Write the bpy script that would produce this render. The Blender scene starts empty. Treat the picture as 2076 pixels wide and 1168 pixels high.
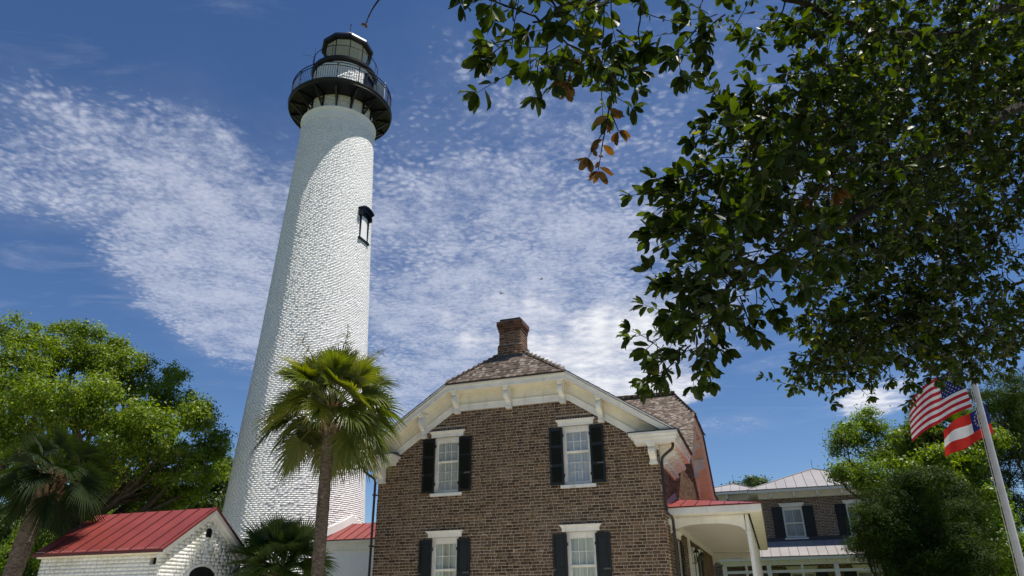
import bpy, math, random
import numpy as np
from mathutils import Vector, Matrix, Euler

random.seed(11)
rng = np.random.default_rng(7)
S = bpy.context.scene
COL = S.collection
rad = math.radians

# ------------------------------------------------------------------ camera
cam_data = bpy.data.cameras.new('camera')
cam_data.lens = 24.523
cam_data.sensor_width = 36.0
cam_data.clip_start = 0.05
cam_data.clip_end = 6000
cam = bpy.data.objects.new('camera', cam_data)
COL.objects.link(cam)
CAM = Vector((0, 0, 1.6))
cam.matrix_world = Matrix.Translation(CAM) @ Matrix.Rotation(rad(90 + 24.547), 4, 'X') @ Matrix.Rotation(rad(-0.727), 4, 'Z')
S.camera = cam

# ------------------------------------------------------------------ light
SUN_AZ, SUN_EL = 98.0, 70.0          # degrees clockwise from +Y, above the horizon
sun_data = bpy.data.lights.new('sun', 'SUN')
sun_data.energy = 5.0
sun_data.angle = rad(0.53)
sun_data.color = (1.0, 0.95, 0.87)
sun = bpy.data.objects.new('sun', sun_data)
COL.objects.link(sun)
sv = Vector((math.sin(rad(SUN_AZ)) * math.cos(rad(SUN_EL)), math.cos(rad(SUN_AZ)) * math.cos(rad(SUN_EL)), math.sin(rad(SUN_EL))))
sun.rotation_euler = sv.to_track_quat('Z', 'Y').to_euler()
sun.location = (20, -10, 60)

S.view_settings.view_transform = 'Standard'
S.view_settings.look = 'None'
S.view_settings.exposure = EXPOSURE = 0.33
S.view_settings.gamma = 1.0
S.view_settings.use_curve_mapping = False
S.cycles.max_bounces = 8
S.cycles.diffuse_bounces = 4
S.cycles.transparent_max_bounces = 8
S.cycles.caustics_reflective = False
S.cycles.caustics_refractive = False

# world: clear summer sky and a high sheet of broken altocumulus, laid out on a flat layer overhead
W = bpy.data.worlds.new('World')
S.world = W
W.use_nodes = True


class NT:
    """small helper to write node trees as expressions"""
    def __init__(self, tree):
        self.t = tree
        self.t.nodes.clear()

    def n(self, kind, inputs=None, **props):
        nd = self.t.nodes.new(kind)
        for k, v in props.items():
            setattr(nd, k, v)
        for k, v in (inputs or {}).items():
            self.set(nd.inputs[k], v)
        return nd

    def set(self, sock, v):
        if hasattr(v, 'is_output') and v.is_output:
            self.t.links.new(v, sock)
        elif hasattr(v, 'outputs'):
            self.t.links.new(v.outputs[0], sock)
        else:
            try:
                sock.default_value = v
            except Exception:
                sock.default_value = tuple(v) + (1.0,)

    def m(self, op, a, b=0.0, c=0.0, clamp=False):
        nd = self.t.nodes.new('ShaderNodeMath')
        nd.operation = op
        nd.use_clamp = clamp
        for i, v in enumerate((a, b, c)):
            self.set(nd.inputs[i], v)
        return nd.outputs[0]

    def smooth(self, v, lo, hi, a=0.0, b=1.0):
        nd = self.n('ShaderNodeMapRange', interpolation_type='SMOOTHSTEP')
        for i, x in enumerate((v, lo, hi, a, b)):
            self.set(nd.inputs[i], x)
        return nd.outputs[0]

    def mix(self, f, a, b, blend='MIX'):
        nd = self.n('ShaderNodeMix', data_type='RGBA', blend_type=blend)
        self.set(nd.inputs[0], f)
        self.set(nd.inputs[6], a)
        self.set(nd.inputs[7], b)
        return nd.outputs[2]

    def ramp(self, f, stops):
        nd = self.n('ShaderNodeValToRGB')
        self.set(nd.inputs[0], f)
        el = nd.color_ramp.elements
        while len(el) < len(stops):
            el.new(0.5)
        for e, (p, c) in zip(el, stops):
            e.position = p
            e.color = tuple(c) + (1.0,) if len(c) == 3 else c
        return nd.outputs[0]

    def noise(self, vec, scale, detail=4.0, rough=0.55, dist=0.0, col=False):
        nd = self.n('ShaderNodeTexNoise', {'Scale': scale, 'Detail': detail, 'Roughness': rough, 'Distortion': dist})
        if vec is not None:
            self.set(nd.inputs['Vector'], vec)
        return nd.outputs[1 if col else 0]


SKY_STRENGTH = 0.15


def make_world():
    g = NT(W.node_tree)
    tc = g.n('ShaderNodeTexCoord').outputs['Generated']
    sky = g.n('ShaderNodeTexSky', sky_type='NISHITA', sun_disc=False, sun_elevation=rad(SUN_EL), sun_rotation=rad(SUN_AZ),
              altitude=400.0, air_density=0.9, dust_density=0.0, ozone_density=4.0)
    blue = g.n('ShaderNodeHueSaturation', {'Hue': 0.505, 'Saturation': 1.13, 'Value': 0.555, 'Color': sky.outputs[0]}).outputs[0]
    sep = g.n('ShaderNodeSeparateXYZ', {0: tc})
    z = g.m('MAXIMUM', sep.outputs[2], 0.03)
    px = g.m('DIVIDE', sep.outputs[0], z)
    py = g.m('DIVIDE', sep.outputs[1], z)
    p = g.n('ShaderNodeCombineXYZ', {0: px, 1: py, 2: 0.0}).outputs[0]
    # edges of the sheets are torn by a broad noise
    wob = g.noise(p, 1.7, 5.0, 0.6, col=True)
    wob = g.n('ShaderNodeVectorMath', {0: wob, 1: (0.5, 0.5, 0.5)}, operation='SUBTRACT').outputs[0]
    wob = g.n('ShaderNodeVectorMath', {0: wob, 3: 0.75}, operation='SCALE')
    wob = wob.outputs[0]
    q = g.n('ShaderNodeVectorMath', {0: p, 1: wob}, operation='ADD').outputs[0]
    cover = None
    for (cx, cy, ang, ra, rb, amt, soft) in CLOUD_SHEETS:
        mp = g.n('ShaderNodeMapping', {0: q, 1: (cx, cy, 0), 2: (0, 0, ang), 3: (ra, rb, 1.0)}, vector_type='TEXTURE').outputs[0]
        ln = g.n('ShaderNodeVectorMath', {0: mp}, operation='LENGTH').outputs[1]
        f = g.smooth(ln, 1.0 - soft, 1.0 + soft, amt, 0.0)
        cover = f if cover is None else g.m('MAXIMUM', cover, f)
    # far beyond the frame the same broken sheet goes on in patches
    far = g.m('MULTIPLY', g.smooth(g.noise(p, 0.42, 3.0, 0.5), 0.56, 0.70), 0.55)
    ln0 = g.n('ShaderNodeVectorMath', {0: g.n('ShaderNodeVectorMath', {0: p, 1: (0.0, 1.9, 0)}, operation='SUBTRACT').outputs[0]}, operation='LENGTH').outputs[1]
    cover = g.m('MAXIMUM', cover, g.m('MULTIPLY', far, g.smooth(ln0, 3.6, 5.2)))
    # small cells of the altocumulus
    cd = g.noise(p, 7.0, 3.0, 0.5, col=True)
    cd = g.n('ShaderNodeVectorMath', {0: cd, 3: 0.09}, operation='SCALE').outputs[0]
    pc = g.n('ShaderNodeVectorMath', {0: p, 1: cd}, operation='ADD').outputs[0]
    vor = g.n('ShaderNodeTexVoronoi', {'Vector': pc, 'Scale': 46.0, 'Smoothness': 0.6, 'Randomness': 1.0}, feature='SMOOTH_F1').outputs[0]
    vor2 = g.n('ShaderNodeTexVoronoi', {'Vector': pc, 'Scale': 21.0, 'Smoothness': 0.8, 'Randomness': 1.0}, feature='SMOOTH_F1').outputs[0]
    vsel = g.smooth(g.noise(p, 2.3, 4.0, 0.6), 0.44, 0.60)
    cells = g.m('ADD', g.m('MULTIPLY', g.smooth(vor, 0.72, 0.12), g.m('SUBTRACT', 1.0, vsel)), g.m('MULTIPLY', g.smooth(vor2, 0.75, 0.15), g.m('MULTIPLY', vsel, 0.85)))
    mpr = g.n('ShaderNodeMapping', {0: pc, 2: (0, 0, rad(-28)), 3: (6.0, 26.0, 1.0)}).outputs[0]
    ripple = g.noise(mpr, 1.0, 5.0, 0.6, 0.4)
    fine = g.noise(p, 60.0, 6.0, 0.66)
    mid = g.noise(p, 6.5, 5.0, 0.6)
    broad = g.noise(p, 1.6, 3.0, 0.5)
    tex = g.m('ADD', g.m('MULTIPLY', cells, 0.34), g.m('ADD', g.m('MULTIPLY', fine, 0.58), g.m('ADD', g.m('MULTIPLY', mid, 0.62), g.m('MULTIPLY', ripple, 0.30))))
    tex = g.m('ADD', tex, g.m('MULTIPLY', g.m('SUBTRACT', broad, 0.5), 0.9))
    thr = g.m('SUBTRACT', 1.40, g.m('MULTIPLY', cover, 1.02))
    dens = g.smooth(g.m('SUBTRACT', tex, thr), -0.06, 0.66)
    dens = g.m('MULTIPLY', dens, g.smooth(cover, 0.0, 0.45))
    veil = g.m('MULTIPLY', g.smooth(cover, 0.0, 1.0), g.smooth(g.noise(p, 3.0, 5.0, 0.6), 0.25, 0.75, 0.06, 0.36))
    dens = g.m('ADD', veil, g.m('MULTIPLY', dens, g.m('SUBTRACT', 1.0, veil)))
    # thin high wisps drawn out in one direction
    mpw = g.n('ShaderNodeMapping', {0: p, 2: (0, 0, rad(62)), 3: (0.8, 3.0, 1.0)}).outputs[0]
    wn = g.noise(mpw, 1.9, 8.0, 0.66, 0.8)
    wisp = g.m('MULTIPLY', g.smooth(wn, 0.50, 0.82), g.smooth(sep.outputs[2], 0.10, 0.34, 0.0, 0.34))
    dens = g.m('MAXIMUM', dens, wisp)
    # thicker white cumulus low down
    puff = None
    for (cx, cy, ang, ra, rb, amt, soft) in CLOUD_PUFFS:
        mp = g.n('ShaderNodeMapping', {0: q, 1: (cx, cy, 0), 2: (0, 0, ang), 3: (ra, rb, 1.0)}, vector_type='TEXTURE').outputs[0]
        ln = g.n('ShaderNodeVectorMath', {0: mp}, operation='LENGTH').outputs[1]
        f = g.smooth(ln, 1.0 - soft, 1.0 + soft, amt, 0.0)
        puff = f if puff is None else g.m('MAXIMUM', puff, f)
    pn = g.noise(p, 3.4, 7.0, 0.62)
    pn = g.m('ADD', g.m('MULTIPLY', pn, 0.6), g.m('MULTIPLY', g.noise(p, 14.0, 6.0, 0.6), 0.4))
    pd = g.m('MULTIPLY', g.smooth(g.m('ADD', pn, g.m('MULTIPLY', puff, 0.42)), 0.52, 0.98), g.smooth(puff, 0.0, 0.35))
    dens = g.m('MAXIMUM', g.m('MULTIPLY', dens, 0.71), g.m('MULTIPLY', pd, 0.86))
    # cloud brightness: brighter where thick
    white = g.ramp(g.m('ADD', g.m('MULTIPLY', fine, 0.5), g.m('MULTIPLY', mid, 0.5)), [(0.36, (2.05, 2.3, 3.1)), (0.64, (3.65, 3.85, 4.5))])
    col = g.mix(dens, blue, white)
    col = g.mix(g.m('MULTIPLY', pd, 0.85), col, g.ramp(pn, [(0.38, (2.9, 3.1, 3.7)), (0.60, (5.3, 5.3, 5.4))]))
    bg = g.n('ShaderNodeBackground', {0: col, 1: SKY_STRENGTH})
    out = g.n('ShaderNodeOutputWorld', {0: bg.outputs[0]})


CLOUD_SHEETS = [(-0.996, 1.59, -2.721, 0.582, 0.42, 0.88, 0.45),
                (-0.942, 2.235, 1.719, 0.999, 0.405, 0.95, 0.4),
                (-0.226, 1.881, 2.001, 0.831, 0.514, 0.82, 0.45),
                (0.16, 1.387, 2.101, 0.421, 0.316, 0.6, 0.5),
                (-0.112, 2.227, 2.248, 0.878, 0.442, 0.97, 0.4),
                (0.122, 2.906, 1.986, 1.01, 0.735, 0.97, 0.35),
                (-0.472, 3.619, 1.706, 1.367, 0.597, 0.92, 0.45),
                (0.589, 1.653, 1.387, 0.625, 0.385, 0.58, 0.5),
                (1.94, 3.659, 1.396, 0.668, 0.279, 0.55, 0.6),
                (1.328, 4.246, -2.835, 0.488, 0.307, 0.45, 0.6),
                (1.171, 3.118, 2.252, 0.14, 0.105, 0.5, 0.6)]
CLOUD_PUFFS = [(0.403, 2.7, 1.601, 0.467, 0.251, 1.0, 0.7),
               (0.616, 3.394, 1.37, 0.444, 0.32, 1.0, 0.55),
               (0.257, 3.167, 1.453, 0.622, 0.35, 0.9, 0.7),
               (-0.038, 2.456, 1.894, 0.321, 0.212, 0.6, 0.8),
               (1.967, 3.744, 1.22, 0.408, 0.166, 0.75, 0.8)]
make_world()

# ------------------------------------------------------------------ helpers
class MB:
    """collects faces for one mesh"""
    def __init__(self):
        self.v = []
        self.f = []
        self.r = []          # one random number per face (colour variation of real pieces)
        self.mi = []

    def poly(self, pts, r=0.5, mi=0):
        b = len(self.v)
        self.v.extend(tuple(p) for p in pts)
        self.f.append(tuple(range(b, b + len(pts))))
        self.r.append(r)
        self.mi.append(mi)

    def hexa(self, c, r=0.5):
        """c: 8 corners, bottom ring 0-3 then top ring 4-7"""
        b = len(self.v)
        self.v.extend(tuple(p) for p in c)
        for q in ((3, 2, 1, 0), (4, 5, 6, 7), (0, 1, 5, 4), (1, 2, 6, 5), (2, 3, 7, 6), (3, 0, 4, 7)):
            self.f.append(tuple(b + i for i in q))
            self.r.append(r)
            self.mi.append(0)
        return self

    def box(self, x0, x1, y0, y1, z0, z1, r=0.5):
        return self.hexa([(x0, y0, z0), (x1, y0, z0), (x1, y1, z0), (x0, y1, z0), (x0, y0, z1), (x1, y0, z1), (x1, y1, z1), (x0, y1, z1)], r)

    def mbox(self, mp, u0, u1, o0, o1, z0, z1, r=0.5):
        """box in a wall frame (u along, o outward, z up) through the map mp"""
        return self.hexa([mp(*c) for c in ((u0, o0, z0), (u1, o0, z0), (u1, o1, z0), (u0, o1, z0), (u0, o0, z1), (u1, o0, z1), (u1, o1, z1), (u0, o1, z1))], r)

    def extrude(self, pts, d, r=0.5):
        """closed outline (list of Vector) pushed along d"""
        pts = [Vector(p) for p in pts]
        d = Vector(d)
        n = len(pts)
        b = len(self.v)
        self.v.extend(tuple(p) for p in pts)
        self.v.extend(tuple(p + d) for p in pts)
        fs = [tuple(b + i for i in range(n))[::-1], tuple(b + n + i for i in range(n))]
        fs += [(b + i, b + (i + 1) % n, b + n + (i + 1) % n, b + n + i) for i in range(n)]
        for q in fs:
            self.f.append(q)
            self.r.append(r)
            self.mi.append(0)
        return self

    def tube(self, path, rads, n=8, cap=True, r=0.5):
        path = [Vector(p) for p in path]
        if not hasattr(rads, '__len__'):
            rads = [rads] * len(path)
        b = len(self.v)
        ref = None
        for i, p in enumerate(path):
            t = (path[min(i + 1, len(path) - 1)] - path[max(i - 1, 0)]).normalized()
            if ref is None:
                ref = Vector((0, 0, 1)) if abs(t.z) < 0.9 else Vector((1, 0, 0))
            a = (ref - t * ref.dot(t)).normalized()
            ref = a
            c = t.cross(a)
            for k in range(n):
                an = 2 * math.pi * k / n
                self.v.append(tuple(p + (a * math.cos(an) + c * math.sin(an)) * rads[i]))
        for i in range(len(path) - 1):
            for k in range(n):
                k2 = (k + 1) % n
                self.f.append((b + i * n + k, b + i * n + k2, b + (i + 1) * n + k2, b + (i + 1) * n + k))
                self.r.append(r)
                self.mi.append(0)
        if cap:
            self.f.append(tuple(b + k for k in range(n))[::-1])
            self.f.append(tuple(b + (len(path) - 1) * n + k for k in range(n)))
            self.r += [r, r]
            self.mi += [0, 0]
        return self

    def lathe(self, prof, n=48, c=(0, 0, 0), rot=0.0, closed=False):
        """profile of (radius, z) turned about the vertical through c"""
        b = len(self.v)
        for (rr, z) in prof:
            for k in range(n):
                a = 2 * math.pi * k / n + rot
                self.v.append((c[0] + rr * math.sin(a), c[1] + rr * math.cos(a), c[2] + z))
        m = len(prof)
        for i in range(m if closed else m - 1):
            i2 = (i + 1) % m
            for k in range(n):
                k2 = (k + 1) % n
                self.f.append((b + i * n + k, b + i2 * n + k, b + i2 * n + k2, b + i * n + k2))
                self.r.append(0.5)
                self.mi.append(0)
        return self

    def mesh(self, name, smooth=False):
        me = bpy.data.meshes.new(name)
        me.from_pydata(self.v, [], self.f)
        a = me.attributes.new('rnd', 'FLOAT', 'FACE')
        a.data.foreach_set('value', np.array(self.r, np.float32))
        if any(self.mi):
            me.polygons.foreach_set('material_index', np.array(self.mi, np.int32))
        if smooth:
            me.polygons.foreach_set('use_smooth', np.ones(len(self.f), bool))
        me.update()
        return me


def np_mesh(name, V, F, r=None, smooth=False):
    """V (n,3), F (m,k) all of one size, r one number per face"""
    me = bpy.data.meshes.new(name)
    V = np.ascontiguousarray(V, np.float32)
    F = np.ascontiguousarray(F, np.int32)
    m, k = F.shape
    me.vertices.add(len(V))
    me.vertices.foreach_set('co', V.ravel())
    me.loops.add(m * k)
    me.loops.foreach_set('vertex_index', F.ravel())
    me.polygons.add(m)
    me.polygons.foreach_set('loop_start', np.arange(0, m * k, k, dtype=np.int32))
    me.polygons.foreach_set('loop_total', np.full(m, k, np.int32))
    if r is not None:
        a = me.attributes.new('rnd', 'FLOAT', 'FACE')
        a.data.foreach_set('value', np.ascontiguousarray(r, np.float32))
    if smooth:
        me.polygons.foreach_set('use_smooth', np.ones(m, bool))
    me.update(calc_edges=True)
    return me


def tag(o, label=None, cat=None, group=None, kind=None):
    for k, v in (('label', label), ('category', cat), ('group', group), ('kind', kind)):
        if v:
            o[k] = v
    return o


def ob(name, data, mat=None, parent=None, smooth=False, label=None, cat=None, group=None, kind=None, loc=None):
    if isinstance(data, MB):
        data = data.mesh(name, smooth)
    o = bpy.data.objects.new(name, data)
    COL.objects.link(o)
    if mat is not None and len(data.materials) == 0:
        for mm in (mat if isinstance(mat, (list, tuple)) else [mat]):
            data.materials.append(mm)
    if parent is not None:
        o.parent = parent
    if loc is not None:
        o.location = loc
    return tag(o, label, cat, group, kind)


def thing(name, loc, label, cat, group=None, rz=0.0):
    o = bpy.data.objects.new(name, None)
    COL.objects.link(o)
    o.empty_display_size = 0.3
    o.location = loc
    o.rotation_euler = (0, 0, rz)
    return tag(o, label, cat, group)


def clip_poly(poly, region):
    """convex clip of a 2d polygon by a counter-clockwise convex region"""
    out = list(poly)
    n = len(region)
    for i in range(n):
        (ax, ay), (bx, by) = region[i], region[(i + 1) % n]
        inp, out = out, []
        for j in range(len(inp)):
            p, q = inp[j], inp[(j + 1) % len(inp)]
            dp = (bx - ax) * (p[1] - ay) - (by - ay) * (p[0] - ax)
            dq = (bx - ax) * (q[1] - ay) - (by - ay) * (q[0] - ax)
            if dp >= 0:
                out.append(p)
            if (dp >= 0) != (dq >= 0):
                t = dp / (dp - dq)
                out.append((p[0] + (q[0] - p[0]) * t, p[1] + (q[1] - p[1]) * t))
        if not out:
            return []
    return out


def wall_sheet(mb, mp, u0, u1, z0, z1, holes, o=0.0, region=None, reveal=0.16):
    """wall face with openings cut out and their reveals"""
    us = sorted({u0, u1} | {h[0] for h in holes} | {h[1] for h in holes})
    zs = sorted({z0, z1} | {h[2] for h in holes} | {h[3] for h in holes})
    for a, b in zip(us, us[1:]):
        for c, d in zip(zs, zs[1:]):
            if any(h[0] <= a + 1e-6 and b <= h[1] + 1e-6 and h[2] <= c + 1e-6 and d <= h[3] + 1e-6 for h in holes):
                continue
            q = [(a, c), (b, c), (b, d), (a, d)]
            if region:
                q = clip_poly(q, region)
            if len(q) > 2:
                mb.poly([mp(x, o, y) for x, y in q])
    for (a, b, c, d) in holes:
        for (p, q) in (((a, c), (b, c)), ((b, c), (b, d)), ((b, d), (a, d)), ((a, d), (a, c))):
            mb.poly([mp(p[0], o, p[1]), mp(q[0], o, q[1]), mp(q[0], o - reveal, q[1]), mp(p[0], o - reveal, p[1])])


def brick_rects(u0, u1, z0, z1, holes, keep=None, course=0.0785, st=0.197, hd=0.093, joint=0.014):
    """Flemish bond: stretchers and headers in turn, openings left out"""
    out = []
    row = 0
    z = z0
    per = st + hd + 2 * joint
    while z < z1 - 0.02:
        za, zb = z, z + course - joint
        spans = [(u0, u1)]
        for (a, b, c, d) in holes:
            if c < (za + zb) / 2 < d:
                ns = []
                for (p, q) in spans:
                    if b <= p or a >= q:
                        ns.append((p, q))
                        continue
                    if a - p > 0.04:
                        ns.append((p, a))
                    if q - b > 0.04:
                        ns.append((b, q))
                spans = ns
        u = u0 - per + (0.0 if row % 2 == 0 else per / 2) + random.uniform(-.012, .012)
        k = 0
        while u < u1:
            wv = (st if k % 2 == 0 else hd) + random.uniform(-.009, .009)
            for (p, q) in spans:
                a, b = max(u, p), min(u + wv, q)
                if b - a > 0.03 and (keep is None or keep((a + b) / 2, zb)):
                    out.append((a, b, za + random.uniform(0, .004), zb + random.uniform(-.004, .003)))
            u += wv + joint + random.uniform(-.002, .003)
            k += 1
        z += course
        row += 1
    return out


def brick_np(name, rects, mp, o_back, o_lo, o_hi, slump=0.004):
    """one mesh of many bricks: front and four sides each"""
    R = np.array(rects, float)
    n = len(R)
    o = rng.uniform(o_lo, o_hi, n)
    j = rng.normal(0, slump * .5, (n, 4))
    V = np.zeros((n, 8, 3))
    k = 0
    for ob_ in (0, 1):
        for (ui, zi, jj) in ((0, 2, 0), (1, 2, 1), (1, 3, 2), (0, 3, 3)):
            V[:, k, 0] = R[:, ui]
            V[:, k, 2] = R[:, zi] + (j[:, jj] if ob_ else 0)
            V[:, k, 1] = (o + j[:, 3 - jj] * .6) if ob_ else o_back
            k += 1
    P = mp_np(mp, V.reshape(-1, 3))
    base = (np.arange(n) * 8)[:, None, None]
    F = np.array([(4, 5, 6, 7), (0, 1, 5, 4), (1, 2, 6, 5), (2, 3, 7, 6), (3, 0, 4, 7)])[None] + base
    rr = np.repeat(rng.random(n), 5)
    return np_mesh(name, P, F.reshape(-1, 4), rr)


def mp_np(mp, V):
    o = np.array(mp(0, 0, 0), float)
    a = np.array(mp(1, 0, 0), float) - o
    b = np.array(mp(0, 1, 0), float) - o
    c = np.array(mp(0, 0, 1), float) - o
    return o + V[:, 0:1] * a + V[:, 1:2] * b + V[:, 2:3] * c


# ------------------------------------------------------------------ materials
def mat(name, fn, disp=None):
    m = bpy.data.materials.new(name)
    m.use_nodes = True
    g = NT(m.node_tree)
    sh = fn(g)
    g.n('ShaderNodeOutputMaterial', {0: sh})
    return m


def pbsdf(g, col, rough=0.6, normal=None, spec=0.5, metal=0.0, **kw):
    d = {'Base Color': col, 'Roughness': rough, 'Specular IOR Level': spec, 'Metallic': metal}
    d.update(kw)
    nd = g.n('ShaderNodeBsdfPrincipled', d)
    if normal is not None:
        g.set(nd.inputs['Normal'], normal)
    return nd.outputs[0]


def bump(g, h, strength=0.4, dist=0.01):
    return g.n('ShaderNodeBump', {'Strength': strength, 'Distance': dist, 'Height': h}).outputs[0]


def obco(g):
    return g.n('ShaderNodeTexCoord').outputs['Object']


def fattr(g, name='rnd'):
    return g.n('ShaderNodeAttribute', attribute_name=name).outputs['Fac']


def paint(name, c, rough=0.5, var=0.12, scale=3.0, dirt=None, bs=0.15, spec=0.4):
    def fn(g):
        co = obco(g)
        n1 = g.noise(co, scale, 6, 0.6)
        lo = tuple(x * (1 - var) for x in c)
        hi = tuple(min(1, x * (1 + var * .6)) for x in c)
        col = g.mix(g.smooth(n1, .3, .7), lo + (1,), hi + (1,))
        if dirt:
            mpv = g.n('ShaderNodeMapping', {0: co, 3: (2.2, 2.2, .5)}).outputs[0]
            n2 = g.noise(mpv, 2.5, 7, .65)
            col = g.mix(g.smooth(n2, .52, .8, 0, dirt[1]), col, dirt[0] + (1,))
        n3 = g.noise(co, 40, 4, .6)
        return pbsdf(g, col, g.m('ADD', rough - .08, g.m('MULTIPLY', n1, .16)), bump(g, n3, bs, .004), spec)
    return mat(name, fn)


def f_brick(stops, dirt=(.55, .5, .42)):
    def fn(g):
        co = obco(g)
        r = fattr(g)
        col = g.ramp(r, stops)
        n = g.noise(co, 9, 6, .65)
        col = g.mix(g.smooth(n, .35, .75, 0, .55), col, g.mix(1.0, col, (.62, .60, .58, 1), 'MULTIPLY'))
        big = g.noise(co, .7, 3, .5)
        col = g.mix(g.smooth(big, .5, .75, 0, .22), col, (.30, .25, .20, 1))
        n2 = g.noise(co, 60, 4, .7)
        col = g.mix(g.smooth(n2, .62, .8, 0, .5), col, dirt + (1,))
        return pbsdf(g, col, .9, bump(g, g.m('ADD', n2, g.m('MULTIPLY', n, .8)), .5, .006), .25)
    return fn


def f_mortar(c):
    def fn(g):
        co = obco(g)
        n = g.noise(co, 14, 6, .7)
        b = g.noise(co, .9, 3, .5)
        col = g.mix(g.smooth(n, .3, .7), tuple(x * .72 for x in c) + (1,), tuple(x * 1.12 for x in c) + (1,))
        col = g.mix(g.smooth(b, .45, .7, 0, .3), col, tuple(x * .7 for x in c) + (1,))
        return pbsdf(g, col, .95, bump(g, n, .5, .005), .2)
    return fn


M = {}
M['brick'] = mat('house_brick', f_brick([(0, (.064, .036, .020)), (.3, (.118, .068, .037)), (.7, (.162, .097, .054)), (1, (.225, .142, .082))]))
M['chimney_brick'] = mat('chimney_brick', f_brick([(0, (.08, .042, .028)), (.5, (.145, .075, .047)), (1, (.22, .115, .07))]))
M['far_brick'] = mat('annex_brick', f_brick([(0, (.075, .042, .028)), (.5, (.135, .080, .052)), (1, (.21, .125, .08))]))
M['mortar'] = mat('mortar', f_mortar((.45, .385, .30)))
M['chimney_mortar'] = mat('chimney_mortar', f_mortar((.33, .26, .20)))
M['far_mortar'] = mat('annex_mortar', f_mortar((.60, .54, .44)))
M['trim'] = paint('white_painted_wood', (.80, .78, .72), .5, .09, 2.6, ((.36, .31, .21), .55), .25)
M['soffit'] = paint('cream_painted_boards', (.78, .73, .60), .55, .09, 2.4, ((.40, .32, .20), .5), .25)
M['white_far'] = paint('white_painted_trim', (.78, .77, .74), .45, .05, 1.0, ((.45, .42, .36), .25))
M['shutter'] = paint('black_green_shutter_paint', (.008, .010, .010), .42, .3, 6.0, ((.03, .03, .03), .4), .1)
M['louver'] = paint('dark_green_louver_paint', (.016, .019, .010), .5, .3, 6.0, None, .1)
M['hinge'] = paint('grey_hinge_metal', (.11, .105, .10), .5, .25, 20)
M['iron'] = paint('black_painted_iron', (.0065, .0065, .008), .38, .35, 4.0, ((.05, .045, .04), .4), .2)
M['downspout'] = paint('brown_downspout_metal', (.035, .022, .018), .4, .3, 3.0, ((.10, .05, .03), .5), .1)
M['roof_red'] = paint('red_metal_roof', (.235, .044, .036), .46, .2, .9, ((.17, .065, .055), .7), .12)
M['roof_red_seam'] = paint('dark_red_seam', (.11, .022, .022), .45, .2, 2.0)
M['roof_grey'] = paint('grey_metal_roof', (.34, .315, .305), .42, .08, .6, ((.27, .25, .24), .5), .05)
M['roof_grey_seam'] = paint('dark_grey_seam', (.14, .135, .135), .45, .2, 2.0)
M['flash_dark'] = paint('dark_flashing', (.05, .052, .058), .5, .2, 2.0)
M['ceiling_cream'] = paint('porch_ceiling_paint', (.66, .60, .55), .55, .05, 1.0, ((.5, .42, .36), .3))


def f_white_brick(g):
    co = obco(g)
    r = fattr(g)
    n = g.noise(co, 1.1, 5, .6)
    col = g.mix(g.smooth(n, .3, .75), (.85, .845, .83, 1), (.79, .785, .765, 1))
    col = g.mix(g.smooth(r, .7, 1.0, 0, .18), col, (.70, .69, .66, 1))
    mpv = g.n('ShaderNodeMapping', {0: co, 3: (1.6, 1.6, .16)}).outputs[0]
    st = g.noise(mpv, 1.6, 7, .7)
    col = g.mix(g.smooth(st, .58, .82, 0, .18), col, (.52, .46, .37, 1))
    n2 = g.noise(co, 26, 6, .7)
    spots = g.noise(co, 9, 3, .5)
    col = g.mix(g.smooth(spots, .77, .80, 0, .12), col, (.40, .37, .33, 1))
    return pbsdf(g, col, .62, bump(g, n2, .07, .003), .3)


def f_white_old(g):
    co = obco(g)
    n = g.noise(co, 1.4, 5, .6)
    col = g.mix(g.smooth(n, .3, .75), (.78, .78, .74, 1), (.66, .665, .62, 1))
    mpv = g.n('ShaderNodeMapping', {0: co, 3: (1.0, 1.0, 3.4)}).outputs[0]
    st = g.noise(mpv, 2.6, 8, .75)
    col = g.mix(g.smooth(st, .58, .78, 0, .75), col, (.26, .26, .22, 1))
    up = g.n('ShaderNodeSeparateXYZ', {0: co}).outputs[2]
    n4 = g.noise(co, 2.2, 6, .7)
    col = g.mix(g.m('MULTIPLY', g.smooth(up, 2.2, 2.85), g.smooth(n4, .42, .66, 0, .7)), col, (.52, .50, .34, 1))
    n2 = g.noise(co, 30, 6, .7)
    return pbsdf(g, col, .75, bump(g, n2, .4, .008), .25)


M['tower_white'] = mat('white_painted_tower_brick', f_white_brick)
M['old_white'] = mat('weathered_white_brick', f_white_old)


def f_shingle(g):
    co = obco(g)
    r = fattr(g)
    col = g.ramp(r, [(0, (.075, .056, .043)), (.35, (.13, .098, .076)), (.7, (.20, .158, .126)), (1, (.32, .27, .23))])
    mpv = g.n('ShaderNodeMapping', {0: co, 3: (18, 18, 3)}).outputs[0]
    n = g.noise(mpv, 3, 6, .7)
    col = g.mix(g.smooth(n, .35, .7, 0, .6), col, g.mix(1.0, col, (.5, .48, .46, 1), 'MULTIPLY'))
    return pbsdf(g, col, .85, bump(g, n, .5, .006), .25)


M['shingle'] = mat('weathered_wood_shingle', f_shingle)


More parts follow.
